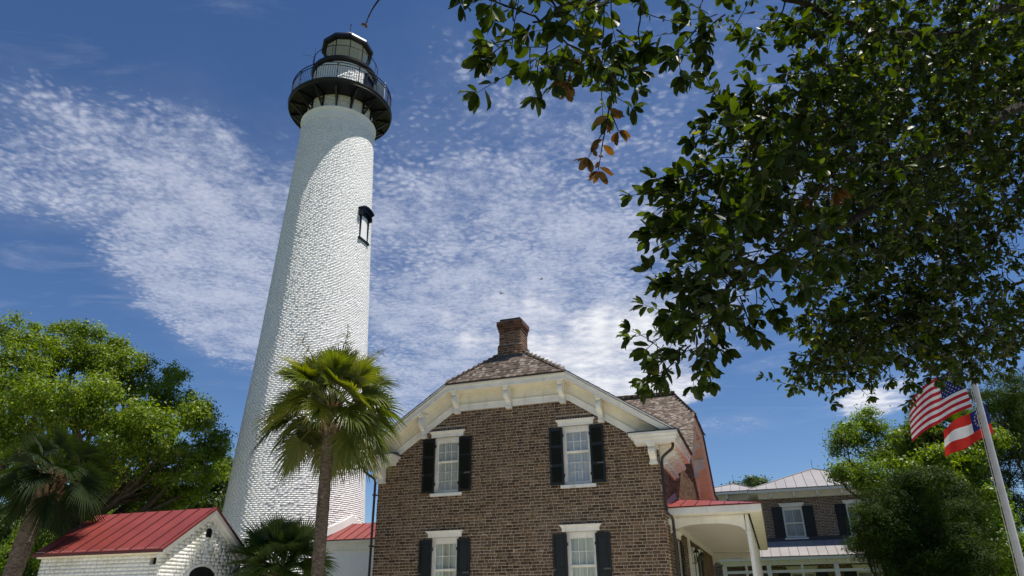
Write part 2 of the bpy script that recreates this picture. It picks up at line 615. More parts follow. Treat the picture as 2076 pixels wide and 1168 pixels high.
def f_glass(g):
    gl = g.n('ShaderNodeBsdfGlossy', {'Color': (.95, .97, 1, 1), 'Roughness': .03}).outputs[0]
    tr = g.n('ShaderNodeBsdfTransparent', {'Color': (.93, .95, .95, 1)}).outputs[0]
    geo = g.n('ShaderNodeNewGeometry')
    c = g.n('ShaderNodeVectorMath', {0: geo.outputs['Normal'], 1: geo.outputs['Incoming']}, operation='DOT_PRODUCT').outputs['Value']
    c = g.m('SUBTRACT', 1.0, g.m('ABSOLUTE', c), clamp=True)
    fr = g.m('ADD', .085, g.m('MULTIPLY', g.m('POWER', c, 5.0), .9), clamp=True)
    return g.n('ShaderNodeMixShader', {0: fr, 1: tr, 2: gl}).outputs[0]


M['glass'] = mat('window_glass', f_glass)
M['dark_room'] = paint('unlit_room_backing', (.10, .10, .10), .9, .1)


def f_curtain(g):
    co = obco(g)
    mpv = g.n('ShaderNodeMapping', {0: co, 3: (30, 30, 1.2)}).outputs[0]
    n = g.noise(mpv, 1, 3, .5)
    col = g.mix(g.smooth(n, .3, .7), (.74, .77, .77, 1), (.92, .93, .92, 1))
    d = pbsdf(g, col, .9, bump(g, n, .6, .03), .1)
    t = g.n('ShaderNodeBsdfTranslucent', {0: col}).outputs[0]
    return g.n('ShaderNodeMixShader', {0: .35, 1: d, 2: t}).outputs[0]


M['curtain'] = mat('white_lace_curtain', f_curtain)


def f_blind(c):
    def fn(g):
        co = obco(g)
        z = g.n('ShaderNodeSeparateXYZ', {0: co}).outputs[2]
        s = g.m('FRACT', g.m('MULTIPLY', z, 22.0))
        col = g.mix(g.smooth(s, .1, .5), tuple(x * .55 for x in c) + (1,), c + (1,))
        return pbsdf(g, col, .7, None, .2)
    return fn


M['linen'] = mat('dim_window_linen', lambda g: pbsdf(g, g.mix(g.smooth(g.noise(g.n('ShaderNodeMapping', {0: obco(g), 3: (14, 14, 1)}).outputs[0], 1, 4, .5), .3, .7), (.40, .42, .33, 1), (.60, .61, .52, 1)), .9, None, .1))
M['blind'] = mat('grey_window_blind', f_blind((.34, .36, .35)))


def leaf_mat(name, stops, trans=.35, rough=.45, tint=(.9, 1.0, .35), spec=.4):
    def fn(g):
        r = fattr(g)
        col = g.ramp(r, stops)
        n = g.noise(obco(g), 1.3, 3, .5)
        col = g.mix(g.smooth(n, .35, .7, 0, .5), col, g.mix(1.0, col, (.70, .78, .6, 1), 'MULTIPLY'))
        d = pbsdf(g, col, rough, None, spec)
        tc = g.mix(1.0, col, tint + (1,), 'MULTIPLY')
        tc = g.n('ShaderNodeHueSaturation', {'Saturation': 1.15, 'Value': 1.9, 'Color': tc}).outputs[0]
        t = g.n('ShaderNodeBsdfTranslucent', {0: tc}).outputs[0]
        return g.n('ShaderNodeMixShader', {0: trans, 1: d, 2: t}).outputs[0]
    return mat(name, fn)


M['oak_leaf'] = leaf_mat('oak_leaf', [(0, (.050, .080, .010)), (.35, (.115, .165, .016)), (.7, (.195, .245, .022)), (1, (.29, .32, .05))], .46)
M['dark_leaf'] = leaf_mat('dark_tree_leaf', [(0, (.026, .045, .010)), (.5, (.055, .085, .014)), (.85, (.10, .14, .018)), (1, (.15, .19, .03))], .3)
M['lime_leaf'] = leaf_mat('lime_tree_leaf', [(0, (.07, .115, .012)), (.5, (.135, .195, .018)), (1, (.21, .27, .03))], .46)
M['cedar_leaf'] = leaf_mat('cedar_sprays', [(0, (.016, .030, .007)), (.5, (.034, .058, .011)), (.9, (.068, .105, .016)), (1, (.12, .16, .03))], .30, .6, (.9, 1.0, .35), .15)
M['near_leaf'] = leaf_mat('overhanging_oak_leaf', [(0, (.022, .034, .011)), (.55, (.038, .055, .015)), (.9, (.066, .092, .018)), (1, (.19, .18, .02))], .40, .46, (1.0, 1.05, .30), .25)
M['dead_leaf'] = leaf_mat('dead_brown_leaf', [(0, (.10, .055, .028)), (.5, (.17, .095, .045)), (1, (.26, .16, .08))], .25, .7, (1, .8, .5), .2)
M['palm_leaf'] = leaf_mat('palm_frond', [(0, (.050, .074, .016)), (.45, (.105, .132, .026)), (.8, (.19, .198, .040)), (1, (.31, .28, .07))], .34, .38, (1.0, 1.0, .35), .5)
M['palm_dark'] = leaf_mat('shaded_palm_frond', [(0, (.014, .024, .008)), (.6, (.026, .042, .012)), (1, (.055, .075, .022))], .22, .6, (.9, 1, .4), .15)  # shade under the oak is put into this darker frond colour
M['palm_mid'] = leaf_mat('green_fan_palm', [(0, (.032, .055, .014)), (.5, (.062, .098, .024)), (.9, (.11, .15, .04)), (1, (.18, .19, .06))], .30, .42, (1, 1, .4), .4)
M['palm_flower'] = leaf_mat('palm_flower_spray', [(0, (.16, .15, .03)), (1, (.27, .24, .06))], .3, .6)
M['grass'] = None


def f_bark(c0, c1, sx=6.0, sz=1.6):
    def fn(g):
        co = obco(g)
        mpv = g.n('ShaderNodeMapping', {0: co, 3: (sx, sx, sz)}).outputs[0]
        n = g.noise(mpv, 2.5, 8, .7, .4)
        v = g.n('ShaderNodeTexVoronoi', {'Vector': mpv, 'Scale': 4.0}, feature='DISTANCE_TO_EDGE').outputs[0]
        h = g.m('ADD', n, g.smooth(v, 0, .25, 0, .5))
        col = g.mix(g.smooth(n, .3, .72), c0 + (1,), c1 + (1,))
        lich = g.noise(co, 3.0, 6, .7)
        col = g.mix(g.smooth(lich, .56, .72, 0, .45), col, tuple(min(1, x * 1.5 + .02) for x in c1) + (1,))
        return pbsdf(g, col, .95, bump(g, h, .9, .03), .15)
    return fn


M['bark'] = mat('oak_bark', f_bark((.045, .036, .028), (.15, .125, .098)))
M['near_bark'] = mat('overhanging_oak_bark', f_bark((.03, .025, .02), (.085, .07, .055), 9, 3))
M['palm_bark'] = mat('palm_trunk_bark', f_bark((.075, .055, .040), (.27, .215, .165), 5.0, 11.0))
M['palm_boot'] = paint('palm_leaf_base', (.20, .125, .065), .8, .4, 8.0)
M['aluminium'] = paint('brushed_aluminium_pole', (.46, .46, .47), .38, .14, 3.0, None, .1)
M['rope'] = paint('flag_rope', (.45, .43, .40), .9, .2)


def cloth(name, c):
    def fn(g):
        co = obco(g)
        n = g.noise(co, 14, 3, .5)
        col = g.mix(g.smooth(n, .3, .7), tuple(x * .88 for x in c) + (1,), c + (1,))
        d = pbsdf(g, col, .8, None, .15)
        t = g.n('ShaderNodeBsdfTranslucent', {0: col}).outputs[0]
        return g.n('ShaderNodeMixShader', {0: .42, 1: d, 2: t}).outputs[0]
    return mat(name, fn)


M['flag_red'] = cloth('flag_red_cloth', (.50, .022, .035))
M['flag_scarlet'] = cloth('flag_scarlet_cloth', (.58, .035, .025))
M['flag_white'] = cloth('flag_white_cloth', (.80, .79, .80))
M['flag_blue'] = cloth('flag_blue_cloth', (.020, .035, .16))
M['lens'] = paint('thick_lens_glass', (.16, .20, .19), .12, .3, 8, None, .05, .8)
M['gold'] = paint('flag_gold_print', (.50, .36, .08), .7, .1)


def f_ground(g):
    co = obco(g)
    n = g.noise(co, .35, 6, .6)
    n2 = g.noise(co, 9, 6, .7)
    col = g.mix(g.smooth(n, .35, .7), (.075, .10, .028, 1), (.125, .135, .050, 1))
    col = g.mix(g.smooth(n2, .4, .75, 0, .5), col, (.16, .14, .08, 1))
    return pbsdf(g, col, .95, bump(g, n2, .7, .04), .1)


M['grass'] = mat('lawn_grass', f_ground)
M['path'] = paint('pale_bounce_paving', (.58, .54, .45), .9, .15, 5.0, ((.35, .32, .26), .4), .5)  # pale tone chosen to bounce light; the porch floor shares it

# ------------------------------------------------------------------ ground
g_mb = MB()
g_mb.poly([(-2500, -2500, 0), (2500, -2500, 0), (2500, 2500, 0), (-2500, 2500, 0)])
ob('ground', g_mb, M['grass'], kind='structure')

HO = Vector((-0.108, 19.676, 0.0))      # middle of the cottage's gable wall at the ground
HR = rad(-18.774)
HX = Vector((math.cos(HR), math.sin(HR), 0))
HY = Vector((-math.sin(HR), math.cos(HR), 0))


def HW(x, y, z=0.0):
    """cottage frame -> world"""
    return HO + HX * x + HY * y + Vector((0, 0, z))


CAML = (6.434, -18.595, 1.6)            # where the photographer stands, in the cottage frame

p_mb = MB()
p_mb.poly([HW(-18, -16, .004), HW(18, -16, .004), HW(18, -.7, .004), HW(-18, -.7, .004)])
ob('path', p_mb, M['path'], kind='structure')  # unseen pale ground sheet, added to bounce sun onto the shaded front

# ------------------------------------------------------------------ keeper's cottage
house = thing('brick_cottage', HO, 'brown brick two storey keeper\'s cottage with cream trim, black shutters and a wood shingle roof', 'house', rz=HR)


def mp_front(u, o, z):
    return (u, -o, z)


def mp_right(u, o, z):
    return (4.1 + o, u, z)


def mp_left(u, o, z):
    return (-4.1 - o, 15 - u, z)


def mp_back(u, o, z):
    return (-u, 15 + o, z)


GABLE = [(-4.1, 0), (4.1, 0), (4.1, 5.45), (1.74, 7.05), (-1.74, 7.05), (-4.1, 5.45)]
WIN = [(-1.922, 4.449, 6.10), (1.913, 4.449, 6.10), (-1.922, 1.42, 3.335), (1.913, 1.42, 3.335)]
front_holes = [(c - .40, c + .40, a + .085, b + .02) for c, a, b in WIN]


def make_wall(mp, holes, w0, w1, ztop, region, bname, keep=None, brick_holes=None, single=None):
    mb = MB()
    wall_sheet(mb, mp, w0, w1, 0, 7.05 if region else ztop, holes, 0.0, region)
    wl = ob('wall', mb, M['mortar'], house)
    rects = brick_rects(w0, w1, 0.0, ztop, brick_holes or holes, keep)
    return wl, rects


def keep_gable(cu=0.0):
    def k(u, z):
        u = abs(u - cu)
        return z < 6.95 and z < 6.95 - max(0, u - 1.74) * .66 + .02
    return k


# front wall: the soldiers over the upper windows take the place of one course
fh = list(front_holes)
bh = fh + [(c - .50, c + .50, b, b + .20) for c, a, b in WIN] + [(c - .49, c + .49, a, a + .09) for c, a, b in WIN]
bh2 = bh + [(c - .56, c + .56, 6.28, 6.40) for c in (-1.922, 1.913)]
wall_f, rects = make_wall(mp_front, fh, -4.1, 4.1, 6.95, GABLE, 'brick', keep_gable(), bh2)
for c in (-1.922, 1.913):
    u = c - .55
    while u < c + .53:
        rects.append((u, u + .062, 6.292, 6.392 + random.uniform(-.006, .006)))
        u += .077
rects.sort(key=lambda r: (r[3] < 2.35, (r[0] - CAML[0]) ** 2 + (r[2] - CAML[2]) ** 2))
single, rest = rects[:300], rects[300:]
ob('brickwork', brick_np('brickwork', rest, mp_front, -.004, .002, .006), M['brick'], wall_f, kind='stuff')
variants = []
for k in range(14):
    mb = MB()
    j = [random.uniform(-.03, .03) for _ in range(8)]
    mb.hexa([(-.5, 0, -.5), (.5, 0, -.5), (.5, 1, -.5), (-.5, 1, -.5), (-.5, 0, .5 + j[0]), (.5, 0, .5 + j[1]), (.5, 1, .5 + j[2]), (-.5, 1, .5 + j[3])], (k + .5) / 14)
    me = mb.mesh('brick')
    me.materials.append(M['brick'])
    variants.append(me)
for (a, b, c, d) in single:
    o = bpy.data.objects.new('brick', random.choice(variants))
    COL.objects.link(o)
    o.parent = wall_f
    p = random.uniform(.002, .006)
    o.location = ((a + b) / 2, -p, (c + d) / 2)
    o.scale = (b - a, p + .004, d - c)
    o.rotation_euler = (0, random.uniform(-.008, .008), 0)

# side walls and back
SIDE_H = [(1.75, 2.65, .75, 3.25), (5.72, 6.72, .25, 3.05), (7.75, 8.65, .75, 3.15)]
SG = [(0, 0), (15, 0), (15, 5.5), (11.9, 5.5), (9.3, 7.05), (5.8, 7.05), (3.2, 5.5), (0, 5.5)]


def keep_side(u, z):
    w = abs(u - 7.56)
    return z < 5.42 or (z < 6.9 and z < 6.95 - max(0, w - 1.74) * .66)


mb = MB()
wall_sheet(mb, mp_right, 0, 15, 0, 5.4, SIDE_H)
mb.poly([mp_right(u, 0, z) for u, z in ((3.3, 5.4), (11.8, 5.4), (9.3, 7.05), (5.8, 7.05))])
wall_r = ob('wall', mb, M['mortar'], house)
ob('brickwork', brick_np('brickwork', brick_rects(0, 15, 0, 6.95, SIDE_H, keep_side), mp_right, -.004, .005, .011), M['brick'], wall_r, kind='stuff')
mb = MB()
wall_sheet(mb, mp_left, 0, 15, 0, 5.4, [])
wall_l = ob('wall', mb, M['mortar'], house)
ob('brickwork', brick_np('brickwork', brick_rects(0, 15, 0, 5.4, []), mp_left, -.004, .005, .011), M['brick'], wall_l, kind='stuff')
mb = MB()
wall_sheet(mb, mp_back, -4.1, 4.1, 0, 7.05, [], region=GABLE)
ob('wall', mb, M['mortar'], house)

# ---------------------------------------------------------------- gable ends: rake cornice, frieze, brackets
TS = .89


def rake(t, ue=4.64, zc=7.56):
    """polyline of the clipped gable offset inward by t"""
    ts = 1.202 * TS * t
    uc = 1.81 + (t - ts) / .663
    return [(-ue, zc - ts - .663 * (ue - 1.81)), (-uc, zc - t), (uc, zc - t), (ue, zc - ts - .663 * (ue - 1.81))]


def rake_strip(mb, mp, t0, t1, o0, o1, cu=0.0, ue=4.64):
    a, b = rake(t0, ue), rake(t1, ue)
    for i in range(3):
        q = [b[i], b[i + 1], a[i + 1], a[i]]
        mb.hexa([mp(q[0][0] + cu, o0, q[0][1]), mp(q[1][0] + cu, o0, q[1][1]), mp(q[1][0] + cu, o1, q[1][1]), mp(q[0][0] + cu, o1, q[0][1]),
                 mp(q[3][0] + cu, o0, q[3][1]), mp(q[2][0] + cu, o0, q[2][1]), mp(q[2][0] + cu, o1, q[2][1]), mp(q[3][0] + cu, o1, q[3][1])])


def bracket(mp, u, zt, h, d, w):
    """carved scroll bracket: s-shaped outline in (outward, up) pushed along the wall"""
    pf = [(0, 0), (d, 0), (d, -.07 * h / .5)]
    for k in range(7):                                   # upper scroll
        a = math.pi * .5 - k * math.pi / 5.2
        pf.append((d * .80 + math.cos(a) * d * .17, -.20 * h / .5 + math.sin(a) * .10 * h / .5))
    pf += [(d * .60, -.33 * h / .5), (d * .40, -.37 * h / .5), (d * .36, -.46 * h / .5)]
    pf += [(d * .36, -h * .93), (d * .30, -h), (0, -h)]
    mb = MB()
    mb.extrude([Vector(mp(u - w / 2, o, zt + z)) for o, z in pf], Vector(mp(w, 0, 0)) - Vector(mp(0, 0, 0)))
    mb.mbox(mp, u - w * .72, u + w * .72, 0, d * 1.02, zt - .035, zt)                       # cap
    mb.mbox(mp, u - w * .28, u + w * .28, d * .36, d * .40, zt - h * .9, zt - h * .62)      # raised strip
    mb.mbox(mp, u - w * .62, u + w * .62, 0, d * .42, zt - h - .03, zt - h + .03)
    return mb


def gable_end(mp, ov, cu=0.0):
    a = MB()
    rake_strip(a, mp, .0, .035, ov - .12, ov + .02, cu)
    rake_strip(a, mp, .035, .085, ov - .12, ov - .005, cu)
    rake_strip(a, mp, .085, .21, ov - .12, ov - .045, cu)
    ob('rake_cornice', a, M['trim'], house)
    a = MB()
    rake_strip(a, mp, .185, .205, .0, ov - .12, cu)
    ob('soffit', a, M['soffit'], house)
    a = MB()
    rake_strip(a, mp, .205, .53, -.02, .035, cu, 4.11)
    rake_strip(a, mp, .205, .25, .035, .07, cu, 4.11)
    ob('frieze_board', a, M['soffit'], house)
    a = MB()
    rake_strip(a, mp, .53, .555, -.02, .065, cu, 4.11)
    rake_strip(a, mp, .555, .72, -.02, .05, cu, 4.11)
    ob('frieze_board', a, M['trim'], house)
    for u in (-1.60, 0.0, 1.60):
        ob('bracket', bracket(mp, u + cu, 7.35, .56, ov - .10, .13), M['trim'], house)
    for u in (-2.65, 2.65):
        ob('bracket', bracket(mp, u + cu, 6.80, .65, ov - .10, .13), M['trim'], house)


def cornice_return(mp, side, ov, cu=0.0):
    s = side
    a = MB()

    def bx(u0, u1, o0, o1, z0, z1):
        a.mbox(mp, *(sorted((cu + s * u0, cu + s * u1))), o0, o1, z0, z1)
    bx(3.55, 4.60, 0, ov - .07, 5.40, 5.50)
    bx(3.49, 4.64, 0, ov - .02, 5.50, 5.59)
    bx(3.42, 4.68, 0, ov + .03, 5.59, 5.66)
    ob('cornice_return', a, M['trim'], house)
    a = MB()
    u0, u1 = cu + s * 3.40, cu + s * 4.70
    a.hexa([mp(u0, 0, 5.663), mp(u1, 0, 5.663), mp(u1, ov + .05, 5.663), mp(u0, ov + .05, 5.663),
            mp(u0 + s * .1, 0, 5.80), mp(u1, 0, 5.80), mp(u1, ov + .05, 5.69), mp(u0, ov + .05, 5.69)])
    ob('return_roof', a, M['flash_dark'], house)
    ob('bracket', bracket(mp, cu + s * 3.96, 5.40, .46, ov - .10, .17), M['trim'], house)


gable_end(mp_front, .5)
cornice_return(mp_front, 1, .5)
cornice_return(mp_front, -1, .5)
gable_end(mp_right, .56, 7.56)


def eave(mp, u0, u1, brackets=True):
    a = MB()
    a.mbox(mp, u0, u1, .44, .52, 5.38, 5.50)
    a.mbox(mp, u0, u1, .44, .55, 5.50, 5.58)
    a.mbox(mp, u0, u1, .44, .58, 5.58, 5.66)
    ob('eave_fascia', a, M['trim'], house)
    a = MB()
    a.mbox(mp, u0, u1, 0, .44, 5.40, 5.42)
    ob('soffit', a, M['soffit'], house)
    a = MB()
    a.mbox(mp, u0, u1, -.02, .04, 4.98, 5.40)
    a.mbox(mp, u0, u1, -.02, .06, 4.92, 4.98)
    ob('frieze_board', a, M['trim'], house)
    if brackets:
        n = max(2, int(round((u1 - u0) / .62)))
        for k in range(n):
            ob('bracket', bracket(mp, u0 + (k + .5) * (u1 - u0) / n, 5.40, .42, .42, .12), M['trim'], house)


eave(mp_right, .06, 2.92)
eave(mp_right, 12.2, 14.95)
eave(mp_left, .06, 14.95)

# ---------------------------------------------------------------- roof
roof_mb = MB()
rz_ = lambda x: 8.78 - .668 * abs(x)
A0, A1, B0, B1 = (0, .41, 8.78), (0, 14.6, 8.78), (0, 7.56, 8.78), (3.95, 7.56, 8.78)


def slab(pts, th=.06):
    pts = [Vector(p) for p in pts]
    roof_mb.extrude(pts, Vector((0, 0, -th)))


L_SLOPE = [(-4.70, -.5, rz_(4.70)), (-1.81, -.5, rz_(1.81)), A0, A1, (-1.81, 15.5, rz_(1.81)), (-4.70, 15.5, rz_(4.70))]
R_SLOPE = [(4.70, -.5, rz_(4.70)), (4.70, 2.86, rz_(4.70)), B0, A0, (1.81, -.5, rz_(1.81))]
R2_SLOPE = [(4.70, 12.26, rz_(4.70)), (4.70, 15.5, rz_(4.70)), (1.81, 15.5, rz_(1.81)), A1, B0]
HIP = [(-1.81, -.53, rz_(1.81)), (1.81, -.53, rz_(1.81)), A0]
HIPB = [(1.81, 15.53, rz_(1.81)), (-1.81, 15.53, rz_(1.81)), A1]
W_FRONT = [(4.70, 2.86, rz_(4.70)), (4.70, 5.75, rz_(1.81)), B1, B0]
W_BACK = [(4.70, 12.26, rz_(4.70)), B0, B1, (4.70, 9.37, rz_(1.81))]
W_CLIP = [(4.72, 5.75, rz_(1.81)), (4.72, 9.37, rz_(1.81)), B1]
for pl in (L_SLOPE, R_SLOPE, R2_SLOPE, HIP, HIPB, W_FRONT, W_BACK, W_CLIP):
    slab(pl)
roof = ob('roof', roof_mb, M['flash_dark'], house)


def shingle_list(pts, exposure=.115, width=(.07, .135)):
    """shingles of one slope: (corners of the bottom edge, length vector, normal)"""
    pts = [Vector(p) for p in pts]
    lo = sorted(pts, key=lambda p: p.z)[:2]
    n = None
    c = sum(pts, Vector()) / len(pts)
    for i in range(len(pts)):
        nn = (pts[i] - c).cross(pts[(i + 1) % len(pts)] - c)
        if nn.length > 1e-4:
            n = nn.normalized()
            break
    if n.z < 0:
        n = -n
    a = Vector((0, 0, 1)).cross(n).normalized()
    b = n.cross(a).normalized()
    if b.z < 0:
        b = -b
    o0 = lo[0]
    P2 = [((p - o0).dot(a), (p - o0).dot(b)) for p in pts]
    area = sum(P2[i][0] * P2[(i + 1) % len(P2)][1] - P2[(i + 1) % len(P2)][0] * P2[i][1] for i in range(len(P2)))
    if area < 0:
        P2 = P2[::-1]
    tmax = max(p[1] for p in P2)
    out = []
    t = -.03
    while t < tmax:
        tm = t + exposure * .5
        xs = []
        for i in range(len(P2)):
            p, q = P2[i], P2[(i + 1) % len(P2)]
            tt = min(max(tm, .001), tmax - .001)
            if (p[1] - tt) * (q[1] - tt) < 0:
                xs.append(p[0] + (q[0] - p[0]) * (tt - p[1]) / (q[1] - p[1]))
        if len(xs) >= 2:
            s0, s1 = min(xs) - .02, max(xs) + .02
            s = s0
            while s < s1 - .02:
                w = min(random.uniform(*width), s1 - s)
                if s1 - (s + w) < .04:
                    w = s1 - s
                dt = random.uniform(-.012, .010)
                out.append((o0 + a * (s + .003) + b * (t + dt), a * (w - .006), b * (exposure * 1.7), n, random.uniform(.014, .026)))
                s += w
        t += exposure
    return out


def shingle_box(mb, sh, r):
    p, a, b, n, lift = sh
    q = p + n * .004
    mb.hexa([q, q + a, q + a + b, q + b, q + n * lift, q + a + n * lift, q + a + b + n * .010, q + b + n * .010], r)


hip_s = shingle_list(HIP)
wing_s = shingle_list(W_FRONT)
order = sorted(wing_s, key=lambda s: (s[0] - Vector(CAML)).length)
singles = hip_s + order[:max(0, 300 - len(hip_s))]
rest_s = order[max(0, 300 - len(hip_s)):]
smv = []
for k in range(14):
    mb = MB()
    mb.hexa([(0, 0, 0), (1, 0, 0), (1, 1, 0), (0, 1, 0), (0, 0, 1), (1, 0, 1), (1, 1, .45), (0, 1, .45)], (k + .5) / 14)
    me = mb.mesh('shingle')
    me.materials.append(M['shingle'])
    smv.append(me)
for (p, a, b, n, lift) in singles:
    o = bpy.data.objects.new('shingle', random.choice(smv))
    COL.objects.link(o)
    o.parent = roof
    R = Matrix((a.normalized(), b.normalized(), n)).transposed().to_4x4()
    o.matrix_local = Matrix.Translation(p + n * .004) @ R @ Matrix.Diagonal((a.length, b.length, lift, 1))
mb = MB()
for s in rest_s:
    shingle_box(mb, s, random.random())
for pl in (L_SLOPE, R_SLOPE, R2_SLOPE, W_BACK, W_CLIP, HIPB):
    for s in shingle_list(pl, .16, (.12, .22)):
        shingle_box(mb, s, random.random())
ob('shingles', mb, M['shingle'], roof, kind='stuff')
mb = MB()
for (p, q) in ((HIP[0], A0), (HIP[1], A0), (B0, B1), (A0, A1), (W_CLIP[0], B1), (W_CLIP[1], B1)):
    p, q = Vector(p), Vector(q)
    L = (q - p).length
    n = int(L / .16)
    for k in range(n):
        c0 = p.lerp(q, k / n)
        c1 = p.lerp(q, min(1, (k + 1.5) / n))
        sd = (q - p).cross(Vector((0, 0, 1))).normalized() * .075
        for sgn in (-1, 1):
            mb.hexa([c0, c1, c1 + sd * sgn - Vector((0, 0, .045)), c0 + sd * sgn - Vector((0, 0, .045)),
                     c0 + Vector((0, 0, .042)), c1 + Vector((0, 0, .026)), c1 + sd * sgn - Vector((0, 0, .02)), c0 + sd * sgn - Vector((0, 0, .004))], random.random() * .7)
ob('ridge_cap', mb, M['shingle'], roof, kind='stuff')

# ---------------------------------------------------------------- chimney
ch = MB()
for (hx, y0, y1, z0, z1) in ((.385, .06, .80, 8.1, 8.72), (.345, .09, .72, 8.72, 9.55)):
    ch.box(-hx, hx, y0, y1, z0, z1)
ch.hexa([(-.385, .06, 8.72), (.385, .06, 8.72), (.385, .80, 8.72), (-.385, .80, 8.72), (-.345, .09, 8.80), (.345, .09, 8.80), (.345, .72, 8.80), (-.345, .72, 8.80)])
chim = ob('chimney', ch, M['chimney_mortar'], house)
cb = []
for (hx, y0, y1, z0, z1, cs) in ((.385, .06, .80, 8.40, 8.72, .0785), (.345, .09, .72, 8.80, 9.20, .0785)):
    for (mp, w0, w1) in ((lambda u, o, z, y0=y0: (u, y0 - o, z), -hx, hx), (lambda u, o, z, hx=hx: (hx + o, u, z), y0, y1), (lambda u, o, z, hx=hx: (-hx - o, u, z), y0, y1)):
        ob('brickwork', brick_np('brickwork', brick_rects(w0, w1, z0, z1, [], None, .071, .19, .09, .011), mp, -.004, .0015, .004, .002), M['chimney_brick'], chim, kind='stuff')
for (e, z0, z1) in ((.025, 9.20, 9.28), (.045, 9.285, 9.36), (.066, 9.365, 9.44), (.066, 9.445, 9.52)):
    a = MB()
    x0, x1, y0, y1 = -.345 - e, .345 + e, .09 - e, .72 + e
    u = x0
    while u < x1 - .02:
        w = min(random.uniform(.17, .21), x1 - u)
        a.box(u, u + w - .009, y0 + random.uniform(0, .006), y1 - random.uniform(0, .006), z0 + random.uniform(0, .004), z1 - .004, random.random())
        u += w
    ob('corbel', a, M['chimney_brick'], chim)
a = MB()
a.box(-.34, .34, .08, .73, 9.52, 9.535)
a.box(-.325, .325, .10, .70, 9.535, 9.61)
ob('chimney_cap', a, M['flash_dark'], chim)
a = MB()
a.box(-.40, .40, .045, .82, 8.25, 8.43)
ob('flashing', a, M['flash_dark'], chim)


# ---------------------------------------------------------------- windows and shutters
pane_me = MB()
pane_me.poly([(-.5, 0, -.5), (.5, 0, -.5), (.5, 0, .5), (-.5, 0, .5)])
PANE = pane_me.mesh('pane')
PANE.materials.append(M['glass'])


def facing(mp):
    o = Vector(mp(0, 0, 0))
    a = (Vector(mp(1, 0, 0)) - o)
    n = (Vector(mp(0, 1, 0)) - o)
    return Matrix((a, -n, Vector((0, 0, 1)))).transposed().to_4x4()


def window(parent, mp, uc, hw, z0, z1, cols=3, rows=(2, 3), split=.42, cap=True, back='curtain', trim='trim', capw=.50, caph=.17, name='window', sillw=.482):
    """sash window in an opening: casing, sashes, panes, sill and moulded cap"""
    fr = MB()
    o0, o1 = -.15, -.045
    cw = .075
    fr.mbox(mp, uc - hw, uc - hw + cw, o0, o1, z0, z1)
    fr.mbox(mp, uc + hw - cw, uc + hw, o0, o1, z0, z1)
    fr.mbox(mp, uc - hw + cw, uc + hw - cw, o0, o1, z1 - .10, z1)
    fr.mbox(mp, uc - hw + cw, uc + hw - cw, o0, o1 - .02, z1 - .135, z1 - .10)
    fr.mbox(mp, uc - hw + cw, uc + hw - cw, o0, o1, z0, z0 + .05)
    w = ob(name, fr, M[trim], parent)
    ga, gb = uc - hw + cw, uc + hw - cw
    za, zb = z0 + .05, z1 - .135
    zm = zb - (zb - za) * split
    for (q0, q1, nr, oo) in ((zm, zb, rows[0], -.075), (za, zm, rows[1], -.105)):
        s = MB()
        st = .028
        s.mbox(mp, ga, ga + st, oo - .03, oo, q0, q1)
        s.mbox(mp, gb - st, gb, oo - .03, oo, q0, q1)
        s.mbox(mp, ga + st, gb - st, oo - .03, oo, q1 - .03, q1)
        s.mbox(mp, ga + st, gb - st, oo - .03, oo + (.0 if nr == rows[1] and q0 == za else .012), q0, q0 + (.055 if q0 == za else .034))
        b0 = q0 + (.055 if q0 == za else .034)
        cwid = (gb - ga - 2 * st) / cols
        rh = (q1 - .03 - b0) / nr
        for k in range(1, cols):
            s.mbox(mp, ga + st + k * cwid - .008, ga + st + k * cwid + .008, oo - .024, oo - .004, b0, q1 - .03)
        for k in range(1, nr):
            s.mbox(mp, ga + st, gb - st, oo - .022, oo - .006, b0 + k * rh - .008, b0 + k * rh + .008)
        ob('sash', s, M[trim], w)
        for i in range(cols):
            for k in range(nr):
                p = bpy.data.objects.new('pane', PANE)
                COL.objects.link(p)
                p.parent = w
                c = Vector(mp(ga + st + (i + .5) * cwid, oo - .018, b0 + (k + .5) * rh))
                p.matrix_local = Matrix.Translation(c) @ facing(mp) @ Matrix.Rotation(random.uniform(-.025, .025), 4, 'X') @ Matrix.Diagonal((cwid, 1, rh, 1))
    bk = MB()
    n = 26
    for k in range(n):
        a0 = ga - .06 + (gb - ga + .12) * k / n
        a1 = ga - .06 + (gb - ga + .12) * (k + 1) / n
        d0 = -.152 - .010 * math.sin(k * 1.9)
        d1 = -.152 - .010 * math.sin((k + 1) * 1.9)
        bk.poly([mp(a0, d0, z0 - .02), mp(a1, d1, z0 - .02), mp(a1, d1, z1 + .02), mp(a0, d0, z1 + .02)])
    ob('curtain' if back in ('curtain', 'linen') else 'blind', bk, M[back], w)
    s = MB()
    s.mbox(mp, uc - sillw, uc + sillw, -.16, .055, z0 - .085, z0)
    ob('sill', s, M[trim], w)
    if cap:
        s = MB()
        s.mbox(mp, uc - capw, uc + capw, -.05, .045, z1, z1 + caph * .62)
        for k, (e, oo) in enumerate(((.018, .062), (.036, .082), (.055, .105))):
            s.mbox(mp, uc - capw - e, uc + capw + e, -.05, oo, z1 + caph * (.62 + .127 * k), z1 + caph * (.62 + .127 * (k + 1)) - .0005)
        ob('window_cap', s, M[trim], w)
    return w


